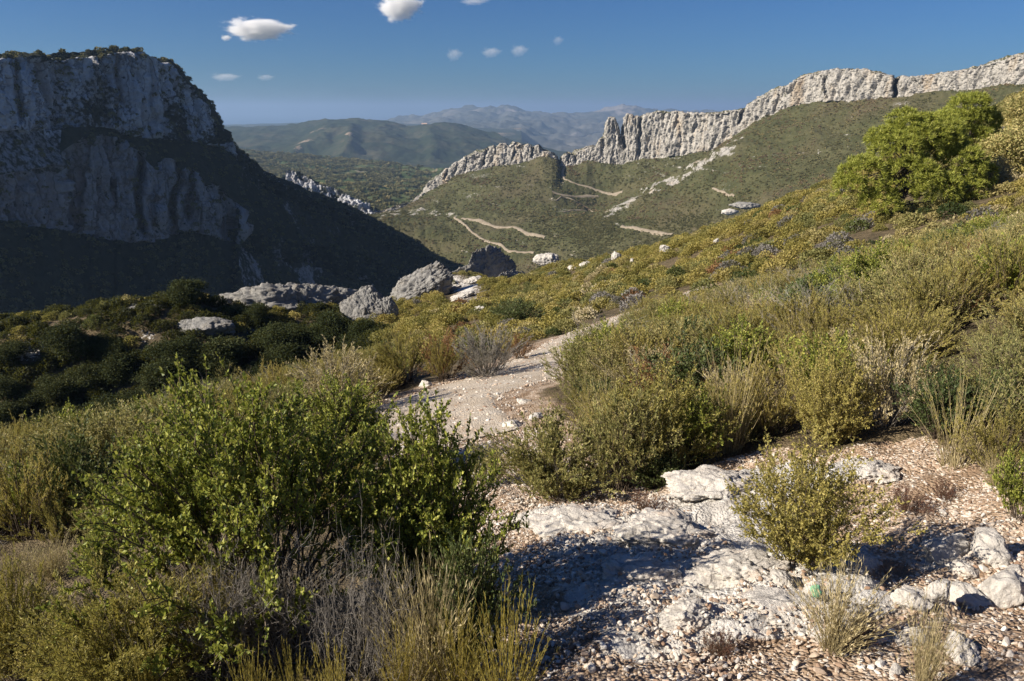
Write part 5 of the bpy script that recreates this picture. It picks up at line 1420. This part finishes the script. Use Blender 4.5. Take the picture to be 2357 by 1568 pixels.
# ------------------------------------------------------------------ far building
q = at(np.array(977.0), np.array(293.0), np.array(5120.0))
o = bpy.data.objects.new('building', None); COL.objects.link(o); o.location = tuple(q)
tag(o, 'tiny white building on the far hill ridge at the centre', 'building')
M_WHITE = mat_plain('white_render', (0.74, 0.72, 0.68), (0.82, 0.80, 0.77), 0.2)
M_ROOF = mat_plain('clay_roof', (0.45, 0.30, 0.22), (0.58, 0.42, 0.32), 0.3)
def boxv(x0, x1, y0, y1, z0, z1):
    V = np.array([(x, y, z) for z in (z0, z1) for y in (y0, y1) for x in (x0, x1)], float)
    return V, np.array([(0, 2, 3, 1), (4, 5, 7, 6), (0, 1, 5, 4), (2, 6, 7, 3), (0, 4, 6, 2), (1, 3, 7, 5)])
link('wall', mesh_np('wall', *boxv(-17, 17, -10, 10, -30, 20), [M_WHITE], False), o)
V = np.array([(-19, -12, 20.1), (19, -12, 20.1), (19, 12, 20.1), (-19, 12, 20.1), (-19, 0, 27), (19, 0, 27)], float)
link('roof', mesh_np('roof', V, [np.array([(0, 1, 5, 4), (2, 3, 4, 5)]), np.array([(0, 4, 3), (1, 2, 5)])], [M_ROOF], False), o)

# ------------------------------------------------------------------ clouds (high above the haze)
def cloud_mat(name, dens, soft):
    m = bpy.data.materials.new(name); m.use_nodes = True
    n, l = m.node_tree.nodes, m.node_tree.links; B = NB(n, l)
    n.remove(n['Principled BSDF'])
    v = n.new('ShaderNodeVolumePrincipled')
    pos = n.new('ShaderNodeTexCoord').outputs['Object']
    ln = n.new('ShaderNodeVectorMath'); ln.operation = 'LENGTH'; l.new(pos, ln.inputs[0])
    f = B.math('SUBTRACT', B.math('SUBTRACT', B.math('MULTIPLY', B.noise(pos, 2.4, 9, 0.7), 2.1), 0.28), B.math('MULTIPLY', ln.outputs['Value'], 1.2))
    l.new(B.mapr(f, -0.02, soft, 0, dens), v.inputs['Density'])
    v.inputs['Color'].default_value = (1, 1, 1, 1)
    v.inputs['Anisotropy'].default_value = 0.0
    l.new(v.outputs[0], n['Material Output'].inputs['Volume'])
    return m
M_CL = cloud_mat('cloud_vapour', 0.02, 0.35)
M_CLT = cloud_mat('thin_cloud_vapour', 0.0035, 0.4)
DCL = 8500.0
for k, (px, py, w, h, mt, lab) in enumerate([
    (592, 66, 175, 54, M_CL, 'bright elongated white cloud above the left mountain'),
    (520, 87, 30, 16, M_CL, 'tiny white cloud scrap below the left end of the elongated cloud'),
    (918, 14, 116, 70, M_CL, 'puffy white cloud cut by the top of the frame'),
    (1045, 125, 46, 34, M_CLT, 'small ragged cloud, first of the row of four from the left'),
    (1130, 120, 56, 28, M_CLT, 'small ragged cloud, second of the row of four from the left'),
    (1194, 116, 50, 32, M_CLT, 'small wispy cloud, third of the row of four from the left'),
    (1284, 93, 30, 26, M_CLT, 'smallest wispy cloud at the right end of the row of four'),
    (517, 177, 84, 22, M_CLT, 'faint flat cloud low beside the left mountain'),
    (610, 178, 50, 18, M_CLT, 'faint flat cloud right of the other low one'),
    (1090, 3, 80, 18, M_CLT, 'faint cloud strip at the top edge of the frame')]):
    q = at(np.array(float(px)), np.array(float(py)), np.array(DCL)); s = DCL * 1.03 / F
    V, Fc = ICO[3]
    o = link('cloud', mesh_np('cloud', V, Fc, [mt], True), None, tuple(q))
    o.scale = (w * s * 0.58, w * s * 0.45, h * s * 0.58)
    tag(o, lab, 'cloud')

# ------------------------------------------------------------------ air
m = bpy.data.materials.new('air'); m.use_nodes = True
n, l = m.node_tree.nodes, m.node_tree.links; n.remove(n['Principled BSDF'])
v = n.new('ShaderNodeVolumePrincipled'); v.inputs['Density'].default_value = 8.0e-5
v.inputs['Color'].default_value = (0.34, 0.50, 0.74, 1); v.inputs['Anisotropy'].default_value = 0.2
l.new(v.outputs[0], n['Material Output'].inputs['Volume'])
V, Fq = boxv(-62000, 62000, -4000, 62000, SEA - 1.0, 230)
tag(link('haze', mesh_np('haze', V, Fq, [m], False)), 'thin blue haze filling the air over the valley', 'haze', None, 'stuff')
